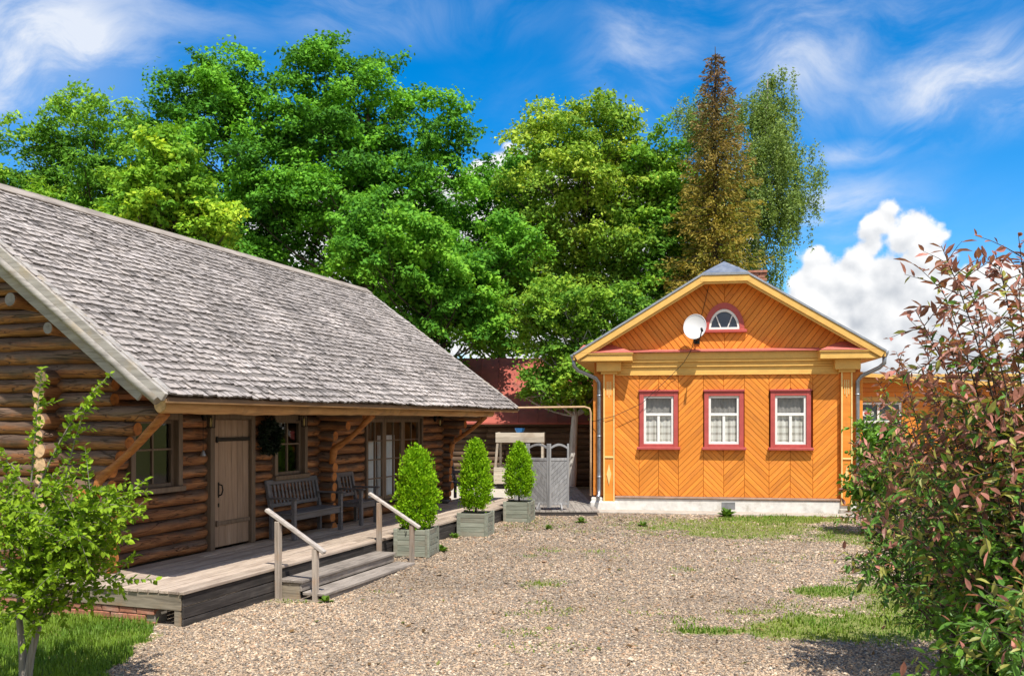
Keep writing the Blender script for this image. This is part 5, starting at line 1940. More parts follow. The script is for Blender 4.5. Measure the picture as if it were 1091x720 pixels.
t = mesh_obj('blue_bucket', *(lambda r: (r[0], r[1] + r[2][:1]))(tube([(0, 0, 0), (0, 0, 0.05), (0, 0, 0.24), (0, 0, 0.235), (0, 0, 0.02)], [0.11, 0.12, 0.15, 0.14, 0.10], 14)), MATS['blue_plastic'], loc=(1.92, 28.7, ZT))
tag(t, 'small blue bucket on the boardwalk near the whitewashed trunk', 'bucket')

shed = thing('log_shed', 'long dark log shed with rusty red metal roof behind the yard', 'shed', (-4.5, 30.0, HG), 0)
rs = random.Random(4)
z = 0.11
while z < 2.35:
    xa = 0.0
    while xa < 12:
        xb = min(12, xa + rs.uniform(3.2, 5))
        if 12 - xb < 1: xb = 12
        k = int((xb - xa) / 0.6) + 1
        mb = MB()
        mb.tube([(xa + (xb - xa) * i / k, 0.0, z + rs.uniform(-0.006, 0.006)) for i in range(k + 1)], [0.115 * (1 + rs.uniform(-0.06, 0.06)) for _ in range(k + 1)], 9, 0, True, None, 0.03, rs)
        mb.build('log', M_OLDLOG, shed)
        xa = xb
    z += 0.20
MB().box(0.05, 11.95, 0.06, 5.9, 0, 2.4, 0.01).build('dark_box', M_DARK, shed)
sr = MB()
sr.add(slab([(-0.5, -0.55, 2.14), (12.5, -0.55, 2.14), (12.5, 3.0, 4.52), (-0.5, 3.0, 4.52)], 0.05))
sr_o = sr.build('roof', M_OLDROOF, shed)
sr = MB(); sr.add(slab([(12.5, 6.5, 2.14), (-0.5, 6.5, 2.14), (-0.5, 3.0, 4.52), (12.5, 3.0, 4.52)], 0.05)); sr.build('roof_sheet', M_OLDROOF, sr_o)
for x in np.arange(-0.5, 12.6, 0.65):
    MB().bar((x, -0.55, 2.155), (x, 3.0, 4.535), 0.03, 0.03, (0, 0, 1), 0.004).build('seam', M_OLDROOF, sr_o)
for x in (0.0, 12.0):
    mb = MB(); mb.add(prism([(x, 0.05, 2.3), (x, 5.9, 2.3), (x, 3.0, 4.42)], (0.04 if x == 0 else -0.04, 0, 0))); mb.build('gable_board', M_OLDLOG, shed)
LEAFK = 2.5

# ================================================================== TREES AND SHRUBS
def at(px, py, Y):
    """point at distance Y seen at a pixel of the photograph"""
    return ((px - 545.5) / 950 * Y, Y, EYE + (448 - py) / 950 * Y)


def leaves_quads(P, nrm, size, aspect, q):
    """leaf-shaped quads: base, two sides, tip"""
    n = len(P)
    rv = q.normal(0, 1, (n, 3))
    d = np.cross(nrm, rv); d /= np.linalg.norm(d, axis=1)[:, None] + 1e-9
    s = np.cross(nrm, d)
    l = size[:, None]
    w = l * aspect
    V = np.stack([P - d * l * 0.5, P + s * w * 0.5 - nrm * l * 0.06, P + d * l * 0.5, P - s * w * 0.5 - nrm * l * 0.06], 1)
    return V.reshape(-1, 3), np.arange(n * 4).reshape(n, 4)


def limb_mesh(mb, p0, p1, r0, r1, rd, sag=0.15, seg=5, k=5):
    p0, p1 = Vector(p0), Vector(p1)
    L_ = (p1 - p0).length
    mid = (p0 + p1) / 2 + Vector((rd.uniform(-.1, .1) * L_, rd.uniform(-.1, .1) * L_, -sag * L_))
    pts, rad = [], []
    for i in range(k + 1):
        t = i / k
        pts.append(p0 * (1 - t) ** 2 + mid * 2 * t * (1 - t) + p1 * t * t)
        rad.append(r0 + (r1 - r0) * t)
    mb.tube(pts, rad, seg, 0, False)
    return pts


def broadleaf(name, label, cat, px, Y, lobes, nclump, clump_r, nleaf, leaf, pal, seed, trunk_r=0.28, bark=None, group=None, aspect=0.62, limbs=46, squash=0.62, base_z=None, lean=0.0, hollow=0.42, fork=0.12):
    """lobes: (px, py, half width px, half height px, depth offset m) as seen; each gets its own depth and a round section"""
    q = np.random.default_rng(seed)
    nleaf = int(nleaf * 1.2)
    clump_r *= 1.05
    nclump = int(nclump * 0.86)
    rd = random.Random(seed)
    bx, by = at(px, 448, Y)[:2]
    bz = HG if base_z is None else base_z
    t = thing(name, label, cat, (bx, by, bz), 0, group)
    O = np.array([bx, by, bz])
    LB = []
    for (lx, ly, rx, ry, dy) in lobes:
        c = np.array(at(lx, ly, Y + dy)) - O
        k = (Y + dy) / 950
        LB.append((c, np.array([rx * k, (rx * 0.6 + ry * 0.4) * k * 0.9, ry * k])))
    wts = np.array([np.prod(r) ** (0.72) for _, r in LB]); wts /= wts.sum()
    ctr = []
    tries = 0
    while len(ctr) < nclump and tries < nclump * 40:
        tries += 1
        k = q.choice(len(LB), p=wts)
        d = q.normal(0, 1, 3); d /= np.linalg.norm(d)
        rr = q.random() ** hollow
        c = LB[k][0] + d * LB[k][1] * rr
        if c[2] < 0.8: continue
        if ctr and np.min(np.sum((np.array(ctr) - c) ** 2, 1)) < (clump_r * 0.78) ** 2: continue
        ctr.append(c)
    ctr = np.array(ctr)
    nc = len(ctr)
    cr = clump_r * q.uniform(0.65, 1.3, nc)
    dens = cr ** 2; dens /= dens.sum()
    ci = q.choice(nc, nleaf, p=dens)
    d = q.normal(0, 1, (nleaf, 3)); d /= np.linalg.norm(d, axis=1)[:, None]
    # each clump is a spray: flattened, with a few leaves straying out of it
    rr = cr[ci] * (q.random(nleaf) ** 0.50) * np.where(q.random(nleaf) < 0.12, 1.35, 1.0)
    tilt = q.normal(0, 0.35, (nc, 2))
    P = d * rr[:, None] * np.array([1.0, 1.0, squash])
    P[:, 2] = np.where(q.random(nleaf) < 0.72, np.abs(P[:, 2]), P[:, 2] * 0.7)
    P[:, 2] += P[:, 0] * tilt[ci, 0] + P[:, 1] * tilt[ci, 1]
    nrm = d * 0.45 + np.array([0.05, -0.15, 0.75]) + q.normal(0, 0.55, (nleaf, 3))
    nrm /= np.linalg.norm(nrm, axis=1)[:, None]
    P = P + ctr[ci]
    size = leaf * 0.86 * q.uniform(0.5, 1.6, nleaf)
    V, F = leaves_quads(P, nrm, size, aspect, q)
    pal = np.array(pal)
    cm = q.random(nc)
    m = np.clip(cm[ci] * 0.65 + q.normal(0.18, 0.16, nleaf), 0, 1)
    seg_ = m * (len(pal) - 1)
    i0 = np.minimum(seg_.astype(int), len(pal) - 2)
    f = (seg_ - i0)[:, None]
    col = pal[i0] * (1 - f) + pal[i0 + 1] * f
    col *= q.uniform(0.8, 1.2, (nleaf, 1)) * LEAFK
    mesh_obj('crown', V, F, M_LEAF, t, cols=col)
    # trunk, limbs to the clumps
    mb = MB()
    top = ctr[:, 2].max() * 0.86
    k = 9
    spine = []
    for i in range(k + 1):
        s = i / k
        tgt = ctr[:, :2].mean(0)
        spine.append(Vector((tgt[0] * s + lean * math.sin(s * 2.2) + rd.uniform(-.05, .05), tgt[1] * s + rd.uniform(-.05, .05), -0.1 + (top + 0.1) * s)))
    mb.tube(spine, [trunk_r * (1 - 0.86 * i / k) + 0.01 for i in range(k + 1)], 9, 0, False)
    pick = list(q.permutation(nc)[:limbs])
    for j in pick:
        c = ctr[j]
        h = max(fork, min(0.94, (c[2] - 0.42 * math.hypot(c[0] - spine[k // 2].x, c[1] - spine[k // 2].y) - rd.uniform(0.2, 1.2)) / top))
        fpos = h * k
        i0_ = min(int(fpos), k - 1)
        p0 = spine[i0_].lerp(spine[i0_ + 1], fpos - i0_)
        r0 = max(0.02, trunk_r * (1 - 0.86 * h) * 0.42)
        limb_mesh(mb, p0, c, r0, 0.012, rd, 0.10)
        # twigs to neighbours
        nb = np.argsort(np.sum((ctr - c) ** 2, 1))[1:4]
        for b in nb:
            limb_mesh(mb, p0.lerp(Vector(c), 0.65), ctr[b], r0 * 0.35, 0.008, rd, 0.05, 4, 3)
    mb.build('trunk', bark or M_BARK, t)
    return t


PAL_OAK = [(0.018, 0.055, 0.009), (0.036, 0.105, 0.012), (0.064, 0.160, 0.015), (0.105, 0.225, 0.020)]
PAL_ASH = [(0.026, 0.070, 0.010), (0.048, 0.115, 0.013), (0.080, 0.160, 0.016), (0.145, 0.215, 0.020)]
PAL_MAPLE = [(0.040, 0.100, 0.011), (0.075, 0.155, 0.014), (0.125, 0.205, 0.017), (0.22, 0.265, 0.022)]
PAL_LINDEN = [(0.035, 0.080, 0.012), (0.070, 0.130, 0.015), (0.135, 0.195, 0.022), (0.23, 0.265, 0.040)]
PAL_YOUNG = [(0.024, 0.075, 0.010), (0.046, 0.125, 0.013), (0.078, 0.175, 0.017), (0.12, 0.225, 0.022)]
GT = 'tall trees behind the buildings'
# left to right
broadleaf('ash_tree', 'yellow-green ash tree at the far left, behind the cabin roof', 'tree', 95, 25.0,
          [(40, 175, 50, 60, 0), (95, 150, 60, 45, 0.5), (140, 185, 60, 60, -0.3), (90, 225, 110, 60, 0), (20, 220, 50, 45, 0.2), (185, 215, 40, 40, 0)],
          210, 0.50, 40000, 0.15, PAL_ASH, 101, 0.25, group=GT, aspect=0.42)
broadleaf('maple_tree', 'small bright yellow-green maple just above the cabin ridge', 'tree', 190, 22.5,
          [(180, 215, 42, 58, 0), (215, 245, 36, 34, 0), (150, 250, 40, 40, 0.3), (175, 165, 24, 30, 0.2), (232, 262, 24, 22, -0.2)],
          110, 0.40, 22000, 0.145, PAL_MAPLE, 102, 0.15, group=GT)
broadleaf('oak_tree', 'dark green tree with narrow pointed tops left of the tallest tree', 'tree', 245, 36.0,
          [(225, 110, 52, 50, 0), (180, 150, 34, 48, 0.5), (275, 95, 40, 40, -0.4), (250, 190, 90, 60, 0), (290, 150, 50, 55, 0.3), (235, 270, 80, 55, 0), (200, 108, 24, 34, 0)],
          230, 0.72, 52000, 0.19, PAL_OAK, 103, 0.34, group=GT, aspect=0.55)
broadleaf('oak_tree', 'tallest deep green oak in the middle of the picture behind the cabin', 'tree', 395, 37.0,
          [(345, 90, 36, 40, 0), (400, 110, 60, 48, 0), (460, 135, 46, 48, 0.4), (360, 160, 70, 56, -0.6), (430, 205, 80, 56, 0), (350, 235, 90, 58, -0.8), (440, 275, 90, 52, 0), (486, 165, 28, 40, 0.4), (330, 65, 20, 20, 0)],
          300, 0.76, 72000, 0.19, PAL_OAK, 104, 0.40, group=GT, aspect=0.6)
broadleaf('oak_tree', 'lighter green bushy tree over the far end of the cabin roof', 'tree', 455, 31.0,
          [(420, 275, 70, 40, -0.5), (480, 300, 64, 46, 0), (395, 240, 46, 36, 0.4), (510, 340, 34, 36, 0), (455, 345, 60, 48, 0.3), (540, 270, 36, 36, 0.6)],
          210, 0.58, 44000, 0.17, PAL_YOUNG, 105, 0.22, group=GT)
broadleaf('oak_tree', 'dark green tree in the gap between the tall oak and the linden', 'tree', 535, 41.0,
          [(525, 215, 40, 48, 0), (556, 196, 34, 50, 0.5), (505, 265, 50, 50, 0), (560, 270, 50, 54, 0), (530, 330, 60, 54, 0)],
          170, 0.75, 34000, 0.20, PAL_OAK, 106, 0.28, group=GT)
broadleaf('linden_tree', 'yellow-green linden in flower left of the brown spruce', 'tree', 615, 38.0,
          [(580, 150, 36, 36, 0), (645, 140, 44, 38, 0), (610, 190, 80, 48, -0.3), (660, 205, 56, 50, 0.3), (590, 240, 60, 46, 0), (650, 265, 60, 46, -0.4), (640, 118, 18, 18, 0), (672, 165, 26, 40, 0.4), (610, 300, 70, 40, 0)],
          260, 0.74, 56000, 0.18, PAL_LINDEN, 107, 0.36, group=GT)
broadleaf('linden_tree', 'narrow green linden right beside the brown spruce', 'tree', 705, 37.0,
          [(700, 175, 28, 36, 0), (715, 215, 40, 44, 0), (690, 255, 40, 46, 0), (725, 270, 34, 46, 0.3), (705, 300, 50, 40, 0)],
          110, 0.66, 24000, 0.18, PAL_ASH, 108, 0.22, group=GT)


def birch(name, label, px, Y, strands, seed, lobes, nst, per):
    q = np.random.default_rng(seed); rd = random.Random(seed)
    bx, by = at(px, 448, Y)[:2]
    t = thing(name, label, 'tree', (bx, by, HG), 0, GT)
    O = np.array([bx, by, HG]); k = Y / 950
    LB = [(np.array(at(lx, ly, Y + dy)) - O, np.array([rx * k, rx * k, ry * k])) for (lx, ly, rx, ry, dy) in lobes]
    w = np.array([np.prod(r) ** 0.7 for _, r in LB]); w /= w.sum()
    idx = q.choice(len(LB), nst, p=w)
    C = np.array([b[0] for b in LB])[idx]; RR = np.array([b[1] for b in LB])[idx]
    d = q.normal(0, 1, (nst, 3)); d /= np.linalg.norm(d, axis=1)[:, None]
    T = C + d * RR * (q.random(nst) ** 0.45)[:, None]
    nbr = nst // 8
    T = T[:nbr][q.integers(0, nbr, nst)] + q.normal(0, 1, (nst, 3)) * np.array([0.30, 0.30, 0.16])
    Ln = q.uniform(0.5, 2.1, nst) * strands
    dirx = d[:, :2] * 0.35 + q.normal(0, 0.18, (nst, 2))
    si = np.repeat(np.arange(nst), per); n = len(si)
    s = q.random(n)
    P = T[si].copy()
    P[:, 0] += dirx[si, 0] * s * Ln[si] * 0.6; P[:, 1] += dirx[si, 1] * s * Ln[si] * 0.6
    P[:, 2] -= Ln[si] * s ** 1.25
    P += q.normal(0, 0.085, (n, 3))
    nrm = q.normal(0, 1, (n, 3)) + np.array([0, -0.4, 0.5]); nrm /= np.linalg.norm(nrm, axis=1)[:, None]
    V, F = leaves_quads(P, nrm, q.uniform(0.085, 0.145, n), 0.55, q)
    a = np.array((0.12, 0.21, 0.055)); b = np.array((0.32, 0.42, 0.12))
    m = np.clip(q.random(nst)[si] * 0.7 + q.normal(0.15, 0.15, n), 0, 1)[:, None]
    mesh_obj('crown', V, F, M_LEAF, t, cols=(a * (1 - m) + b * m) * q.uniform(0.8, 1.2, (n, 1)))
    mb = MB()
    top = T[:, 2].max() * 0.97
    sp = [Vector((0.25 * math.sin(i * 0.8), 0, top * i / 10)) for i in range(11)]
    mb.tube(sp, [0.22 * (1 - 0.92 * i / 10) + 0.01 for i in range(11)], 8, 0, False)
    for j in q.permutation(nst)[:70]:
        h = min(0.93, max(0.15, (T[j][2] - 0.6 * math.hypot(T[j][0], T[j][1]) - 0.5) / top))
        f = h * 10; i0 = min(int(f), 9)
        limb_mesh(mb, sp[i0].lerp(sp[i0 + 1], f - i0), T[j], 0.05 * (1 - h) + 0.015, 0.006, rd, -0.08, 4, 4)
    mb.build('trunk', M_LIME, t)


birch('birch_tree', 'tall drooping birch right of the brown spruce, above the house roof', 812, 40.0, 1.0, 201,
      [(822, 84, 12, 16, 0), (826, 108, 22, 26, 0), (812, 145, 38, 40, 0), (840, 165, 24, 34, 0.4), (800, 200, 46, 46, 0), (835, 225, 32, 40, 0.4), (858, 205, 14, 26, 0.2), (805, 260, 50, 40, 0), (865, 185, 7, 16, 0.2), (848, 292, 9, 12, 0), (795, 110, 14, 24, 0)], 1050, 58)
birch('birch_tree', 'paler birch top showing behind the brown spruce', 742, 43.0, 0.9, 202,
      [(735, 110, 18, 26, 0), (755, 130, 30, 40, 0), (780, 110, 16, 30, 0), (745, 180, 40, 44, 0), (765, 235, 50, 50, 0), (722, 150, 14, 30, 0)], 520, 52)


def spruce(label, px, top_py, Y, half, seed):
    q = np.random.default_rng(seed); rd = random.Random(seed)
    bx, by, tz = at(px, top_py, Y)
    t = thing('spruce_tree', label, 'tree', (bx, by, HG), 0, GT)
    Ht = tz - HG
    mb = MB(); mb.tube([(0, 0, Ht * i / 8) for i in range(9)], [0.24 * (1 - i / 8) + 0.012 for i in range(9)], 8, 0, False)
    PP, DD, SS, CC = [], [], [], []
    z = 2.0
    while z < Ht - 0.15:
        f = z / Ht
        dz = Ht - z
        Rm = half * min(0.105 * dz + 0.05, 0.62 + 0.055 * (dz - 5.5) if dz > 5.5 else 9)
        nb = 9 if f < 0.8 else 6
        a0 = q.uniform(0, 6.28)
        for b in range(nb):
            a = a0 + 6.283 * b / nb + q.normal(0, 0.2)
            ln = Rm * q.uniform(0.5, 1.3) + 0.10
            dr = np.array([math.cos(a), math.sin(a)])
            n = max(12, int(ln * 70))
            s = q.random(n) ** 0.8
            x = dr[0] * s * ln; y = dr[1] * s * ln
            droop = -0.42 * s * ln + 0.28 * (s ** 2) * ln
            sd = q.normal(0, 0.10, n) * (0.4 + s) * min(1, ln)
            P = np.stack([x - dr[1] * sd, y + dr[0] * sd, z + droop - np.abs(q.normal(0, 0.17, n)) * min(1.0, ln)], 1)
            D = np.stack([np.full(n, dr[0]), np.full(n, dr[1]), np.full(n, -0.35)], 1) + q.normal(0, 0.55, (n, 3))
            PP.append(P); DD.append(D); SS.append(q.uniform(0.10, 0.22, n))
            base = q.random()
            CC.append(np.clip(base * 0.5 + q.normal(0.25, 0.2, n), 0, 1) + 0.0 * s)
            mb.tube([(0, 0, z), (dr[0] * ln * .5, dr[1] * ln * .5, z - 0.14 * ln), (dr[0] * ln, dr[1] * ln, z - 0.14 * ln)], [0.03 * (1 - f) + 0.01, 0.02 * (1 - f) + 0.006, 0.004], 4, 0, False)
        z += 0.40 * (1 - 0.45 * f)
    mb.build('trunk', M_BARK, t)
    P, D, S, c = np.concatenate(PP), np.concatenate(DD), np.concatenate(SS)[:, None], np.concatenate(CC)[:, None]
    D /= np.linalg.norm(D, axis=1)[:, None]
    n = len(P)
    sd = np.cross(D, q.normal(0, 1, (n, 3))); sd /= np.linalg.norm(sd, axis=1)[:, None]
    V = np.stack([P, P + D * S * 0.5 + sd * S * 0.17, P + D * S, P + D * S * 0.5 - sd * S * 0.17], 1).reshape(-1, 3)
    hz = (P[:, 2:] / Ht)
    lo = np.array((0.14, 0.185, 0.030)); hi = np.array((0.46, 0.33, 0.070)); tip = np.array((0.20, 0.13, 0.075))
    col = lo * (1 - c) + hi * c
    k = np.clip((hz - 0.62) / 0.3, 0, 1)
    col = (col * (1 - k) + tip * (0.6 + c) * k) * q.uniform(0.75, 1.25, (n, 1))
    mesh_obj('crown', V, np.arange(4 * n).reshape(n, 4), M_LEAF, t, cols=col)


spruce('dying spruce with brown-orange needles and thin dark tip above the house', 762, 50, 35.0, 2.3, 301)

# tree with limewashed trunk in front of the shed
broadleaf('fruit_tree', 'leafy tree with a limewashed trunk between the shed and the orange house', 'tree', 609, 28.6,
          [(600, 330, 52, 34, 0), (640, 335, 44, 36, 0.3), (585, 372, 24, 30, -0.2), (625, 380, 56, 40, 0.2), (590, 415, 36, 26, -0.3), (562, 325, 24, 24, 0), (625, 425, 24, 16, 0), (665, 340, 26, 30, 0.4)],
          190, 0.44, 30000, 0.135, [(0.028, 0.075, 0.010), (0.058, 0.120, 0.013), (0.105, 0.175, 0.017), (0.16, 0.225, 0.024)], 109, 0.15, M_LIME, None, limbs=40, base_z=0.15, lean=0.0, fork=0.42)


# ---------------------------------------------------------------- shrubs with stems one can see
def folded_leaves(P, D, N, size, asp, fold=0.16, curl=0.12):
    """pointed leaf of four triangles, folded along its rib: P base, D direction, N face"""
    n = len(P)
    S = np.cross(D, N); S /= np.linalg.norm(S, axis=1)[:, None] + 1e-9
    N = np.cross(S, D)
    l = size[:, None]; w = l * asp * 0.5
    b = P
    m = P + D * l * 0.48 - N * l * fold * asp
    a1 = P + D * l * 0.30 + S * w * 0.85 + N * l * 0.03
    a2 = P + D * l * 0.62 + S * w * 0.80 + N * l * 0.02
    c1 = P + D * l * 0.30 - S * w * 0.85 + N * l * 0.03
    c2 = P + D * l * 0.62 - S * w * 0.80 + N * l * 0.02
    t = P + D * l - N * l * curl
    V = np.stack([b, a1, a2, t, c2, c1, m], 1).reshape(-1, 3)
    tri = np.array([(0, 6, 1), (1, 6, 2), (2, 6, 3), (3, 6, 4), (4, 6, 5), (5, 6, 0)])
    F = (tri[None] + (np.arange(n) * 7)[:, None, None]).reshape(-1, 3)
    return V, F


def shrub(name, label, cat, base, tips, stem_r, leaf, asp, per_m, twig, colf, seed, mat=M_LEAFG, bark=M_BARK, droop=0.25, start=0.3, group=None, trunks=None):
    """tips: list of end points (world). Stems arch from the base to each tip; side twigs carry leaves."""
    q = np.random.default_rng(seed); rd = random.Random(seed)
    t = thing(name, label, cat, base, 0, group)
    B = Vector(base)
    mb = MB()
    LP, LD, LT, LH = [], [], [], []
    for tk in (trunks or []):
        mb.tube(tk, [0.038 - 0.026 * i / (len(tk) - 1) for i in range(len(tk))], 7, 0, False, None, 0.06, rd)
    for tip in tips:
        T = Vector(tip) - B
        if trunks:
            tk = min(trunks, key=lambda k_: (Vector(k_[-1]) - T).length + rd.uniform(0, 0.3))
            hs_ = rd.uniform(0.35, 0.8) if T.z < 1.7 else rd.uniform(0.7, 1.0)
            f_ = hs_ * (len(tk) - 1); i_ = min(int(f_), len(tk) - 2)
            o = Vector(tk[i_]).lerp(Vector(tk[i_ + 1]), f_ - i_)
            mid = o.lerp(T, 0.45) + Vector((0, 0, 0.22 * (T - o).length))
        else:
            o = Vector((rd.uniform(-.12, .12), rd.uniform(-.12, .12), 0))
            mid = Vector((T.x * 0.30 + rd.uniform(-.1, .1), T.y * 0.30 + rd.uniform(-.1, .1), T.z * 0.72))
        k = 10
        pts = [o * (1 - s) ** 2 + mid * 2 * s * (1 - s) + T * s * s for s in [i / k for i in range(k + 1)]]
        mb.tube(pts, [stem_r * (1 - 0.85 * i / k) for i in range(k + 1)], 5, 0, False)
        Lm = sum((pts[i + 1] - pts[i]).length for i in range(k))
        # twigs
        paths = [(pts, start)]
        for j in range(int(Lm * twig * (0.35 if trunks and T.z > 1.75 else 1.0))):
            s = rd.uniform(start, 0.97)
            i0 = min(int(s * k), k - 1)
            p = pts[i0].lerp(pts[i0 + 1], s * k - i0)
            d = (pts[i0 + 1] - pts[i0]).normalized()
            side = Vector((rd.gauss(0, 1), rd.gauss(0, 1), rd.gauss(0, 0.5))).normalized()
            dv = (d * 0.7 + side).normalized()
            ln = rd.uniform(0.18, 0.55) * (1.15 - 0.5 * s) * (0.4 if trunks and T.z > 1.75 else 1.0)
            e = p + dv * ln + Vector((0, 0, -droop * ln * rd.uniform(-0.4, 1)))
            tp = [p.lerp(e, u_ / 3) + Vector((0, 0, 0.05 * ln * math.sin(u_ / 3 * math.pi))) for u_ in range(4)]
            mb.tube(tp, [stem_r * 0.30, stem_r * 0.22, stem_r * 0.16, stem_r * 0.08], 4, 0, False)
            paths.append((tp, 0.15))
        for (pp, st) in paths:
            kk_ = len(pp) - 1
            Lp = sum((pp[i + 1] - pp[i]).length for i in range(kk_))
            m = max(2, int(Lp * per_m))
            for s in np.linspace(st, 1.0, m):
                s = min(1.0, max(0.0, s + rd.uniform(-0.5, 0.5) / m))
                i0 = min(int(s * kk_), kk_ - 1)
                p = pp[i0].lerp(pp[i0 + 1], s * kk_ - i0)
                d = (pp[i0 + 1] - pp[i0]).normalized()
                side = Vector((rd.gauss(0, 1), rd.gauss(0, 1), rd.gauss(0, 1))).cross(d).normalized()
                LP.append(p); LD.append((d * 0.55 + side * 0.8 + Vector((0, 0, -droop * rd.random()))).normalized())
                LT.append(s if pp is not pts else s); LH.append((p + B).z)
    mb.build('stem', bark, t)
    P = np.array([tuple(p) for p in LP]); D = np.array([tuple(p) for p in LD]); n = len(P)
    N = np.array([0, 0, 1.0]) + q.normal(0, 0.45, (n, 3))
    size = leaf * q.uniform(0.65, 1.25, n)
    V, F = folded_leaves(P, D, N, size, asp)
    col = colf(np.array(LT), np.array(LH), P, q)
    mesh_obj('crown', V, F, mat, t, cols=np.repeat(col, 6, 0))
    return t, n


def purple_cols(T, Hh, P, q):
    n = len(T)
    green = np.array((0.095, 0.21, 0.030)); olive = np.array((0.29, 0.29, 0.065)); plum = np.array((0.33, 0.145, 0.105)); pink = np.array((0.48, 0.20, 0.16))
    r = np.clip(0.42 * T + 0.30 * (Hh - 1.75) + q.normal(0.11, 0.20, n), 0, 1)[:, None]
    c = np.where(r < 0.35, green, np.where(r < 0.55, olive, plum))
    c = np.where((q.random((n, 1)) < 0.11) & (r > 0.4), pink, c)
    return c * q.uniform(0.7, 1.35, (n, 1))


def green_cols(a, b):
    def f(T, Hh, P, q):
        m = np.clip(0.4 * T + q.normal(0.25, 0.2, len(T)), 0, 1)[:, None]
        return (np.array(a) * (1 - m) + np.array(b) * m) * q.uniform(0.8, 1.2, (len(T), 1))
    return f


def dome_tips(base, rx, ry, h0, h1, n, seed, az0=0, az1=6.283):
    rd = random.Random(seed)
    out = []
    for i in range(n):
        a = rd.uniform(az0, az1)
        r = math.sqrt(rd.random())
        z = h0 + (h1 - h0) * (1 - 0.75 * r * r) * rd.uniform(0.75, 1.0)
        out.append((base[0] + rx * r * math.cos(a), base[1] + ry * r * math.sin(a), z))
    return out


gsh = 'purple-leaved shrubs on the right'
# farther shrub: reaches toward the house
bB = (4.05, 8.1, 0.02)
tipsB = dome_tips(bB, 1.0, 1.0, 0.5, 2.75, 40, 1) + [at(915, 465, 7.6), at(905, 500, 7.5), at(918, 530, 7.4), at(935, 405, 7.8), at(925, 585, 7.2), at(908, 545, 7.3), at(955, 375, 7.9), at(985, 350, 8.0), at(945, 440, 7.5), at(930, 490, 7.4),
        at(900, 600, 7.2), at(940, 620, 7.2), at(960, 560, 7.0)]
_, n1 = shrub('purple_shrub', 'bronze-purple shrub reaching toward the house corner, farther of the two', 'shrub', bB, tipsB, 0.014, 0.074, 0.40, 28, 9, purple_cols, 401, group=gsh, droop=0.45)
bA = (2.98, 4.95, 0.0)
tipsA = dome_tips(bA, 0.85, 0.75, 1.2, 3.0, 34, 2) + [at(1003, 262, 4.5), at(1030, 285, 4.6), at(1060, 268, 4.7), at(1085, 250, 4.8), at(975, 330, 4.7), at(985, 400, 4.7), at(1010, 360, 4.5), at(965, 455, 4.8), at(1050, 330, 4.4), at(1085, 300, 4.5),
        at(970, 520, 4.7), at(1075, 640, 3.7), at(1050, 660, 3.8), at(1090, 610, 3.6), at(980, 575, 4.6), at(1088, 690, 3.7), at(1000, 300, 4.8), at(1040, 420, 4.2), at(1075, 470, 4.2), at(1015, 480, 4.3)]
_, n2 = shrub('purple_shrub', 'large purple-leaved shrub filling the right edge, nearest the viewer', 'shrub', bA, tipsA, 0.011, 0.070, 0.40, 27, 8.5, purple_cols, 402, group=gsh, droop=0.45)
bC = (2.86, 4.75, 0.0)
_, n3 = shrub('green_shrub', 'fresh green leafy bush under the purple shrub, lower right', 'shrub', bC, dome_tips(bC, 0.50, 0.5, 0.5, 1.75, 64, 3) + [at(1010, 640, 4.6), at(1000, 690, 4.5), at(1015, 600, 4.6), at(1040, 585, 4.5)],
      0.010, 0.062, 0.75, 30, 9, green_cols((0.060, 0.150, 0.018), (0.16, 0.31, 0.030)), 403, start=0.2)
bE = (7.15, 17.3, 0.09)
_, n4 = shrub('green_shrub', 'bright green bush beside the right corner of the orange house', 'shrub', bE, dome_tips(bE, 0.8, 0.7, 0.6, 2.65, 44, 4), 0.015, 0.12, 0.6, 20, 8,
      green_cols((0.080, 0.20, 0.020), (0.20, 0.38, 0.040)), 404, start=0.2)
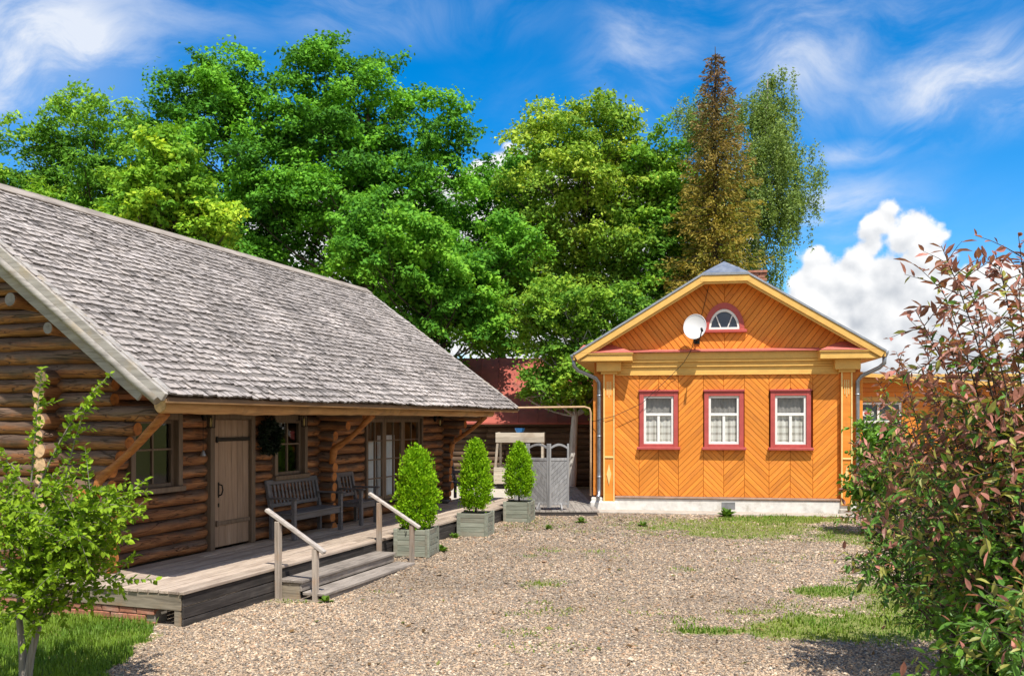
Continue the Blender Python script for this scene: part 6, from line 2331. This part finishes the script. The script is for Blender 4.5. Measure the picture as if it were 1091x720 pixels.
bG = (8.9, 15.0, 0.08)
_, n5 = shrub('purple_shrub', 'purple shrub in the background right of the side wing', 'shrub', bG, dome_tips(bG, 1.3, 1.2, 0.5, 2.9, 40, 6), 0.02, 0.12, 0.45, 18, 8, purple_cols, 406, group=gsh)
# sapling at the lower left
bS = (-4.16, 7.62, 0.0)
tipsS = [at(45, 392, 7.7), at(118, 398, 7.6), at(95, 425, 7.5), at(5, 490, 7.9), at(70, 515, 7.4), at(146, 525, 7.5), at(140, 550, 7.3), at(110, 520, 7.6), at(15, 520, 7.4), at(-20, 520, 7.6),
         at(60, 520, 7.1), at(95, 545, 7.2), at(130, 622, 7.3), at(35, 560, 7.0), at(5, 570, 7.2), at(-25, 580, 7.5), at(100, 590, 7.4), at(70, 600, 7.0), at(15, 620, 7.3), at(-10, 640, 7.4), at(110, 560, 7.8),
         at(50, 575, 7.3), at(115, 535, 7.2), at(85, 570, 7.0), at(125, 580, 7.6), at(25, 535, 7.7), at(55, 545, 7.8), at(0, 545, 7.3), at(70, 630, 7.3), at(45, 610, 7.6), at(105, 520, 7.4), at(130, 545, 7.6), at(30, 590, 7.5), at(85, 610, 7.8), 
         at(40, 530, 8.1), at(80, 500, 8.0), at(-5, 480, 8.0), at(60, 590, 8.0), at(100, 620, 7.6), at(30, 640, 7.2), at(-45, 540, 7.5)]
_, n6 = shrub('sapling', 'young bright green sapling on the lawn at the lower left', 'sapling', bS, tipsS, 0.011, 0.056, 0.72, 58, 15,
      green_cols((0.120, 0.240, 0.018), (0.30, 0.43, 0.028)), 405, mat=M_LEAF, bark=M_BARKG, droop=0.15, start=0.12,
      trunks=[[(0, 0, -0.05), (0.05, 0, 0.3), (0.13, 0.02, 0.65), (0.2, 0.0, 1.0), (0.24, 0.05, 1.4)], [(-0.03, 0.02, -0.05), (-0.04, 0.03, 0.3), (-0.06, 0.0, 0.7), (-0.02, 0.05, 1.1), (0.0, 0.1, 1.6)]])
print('leaf counts', n1, n2, n3, n4, n5, n6)
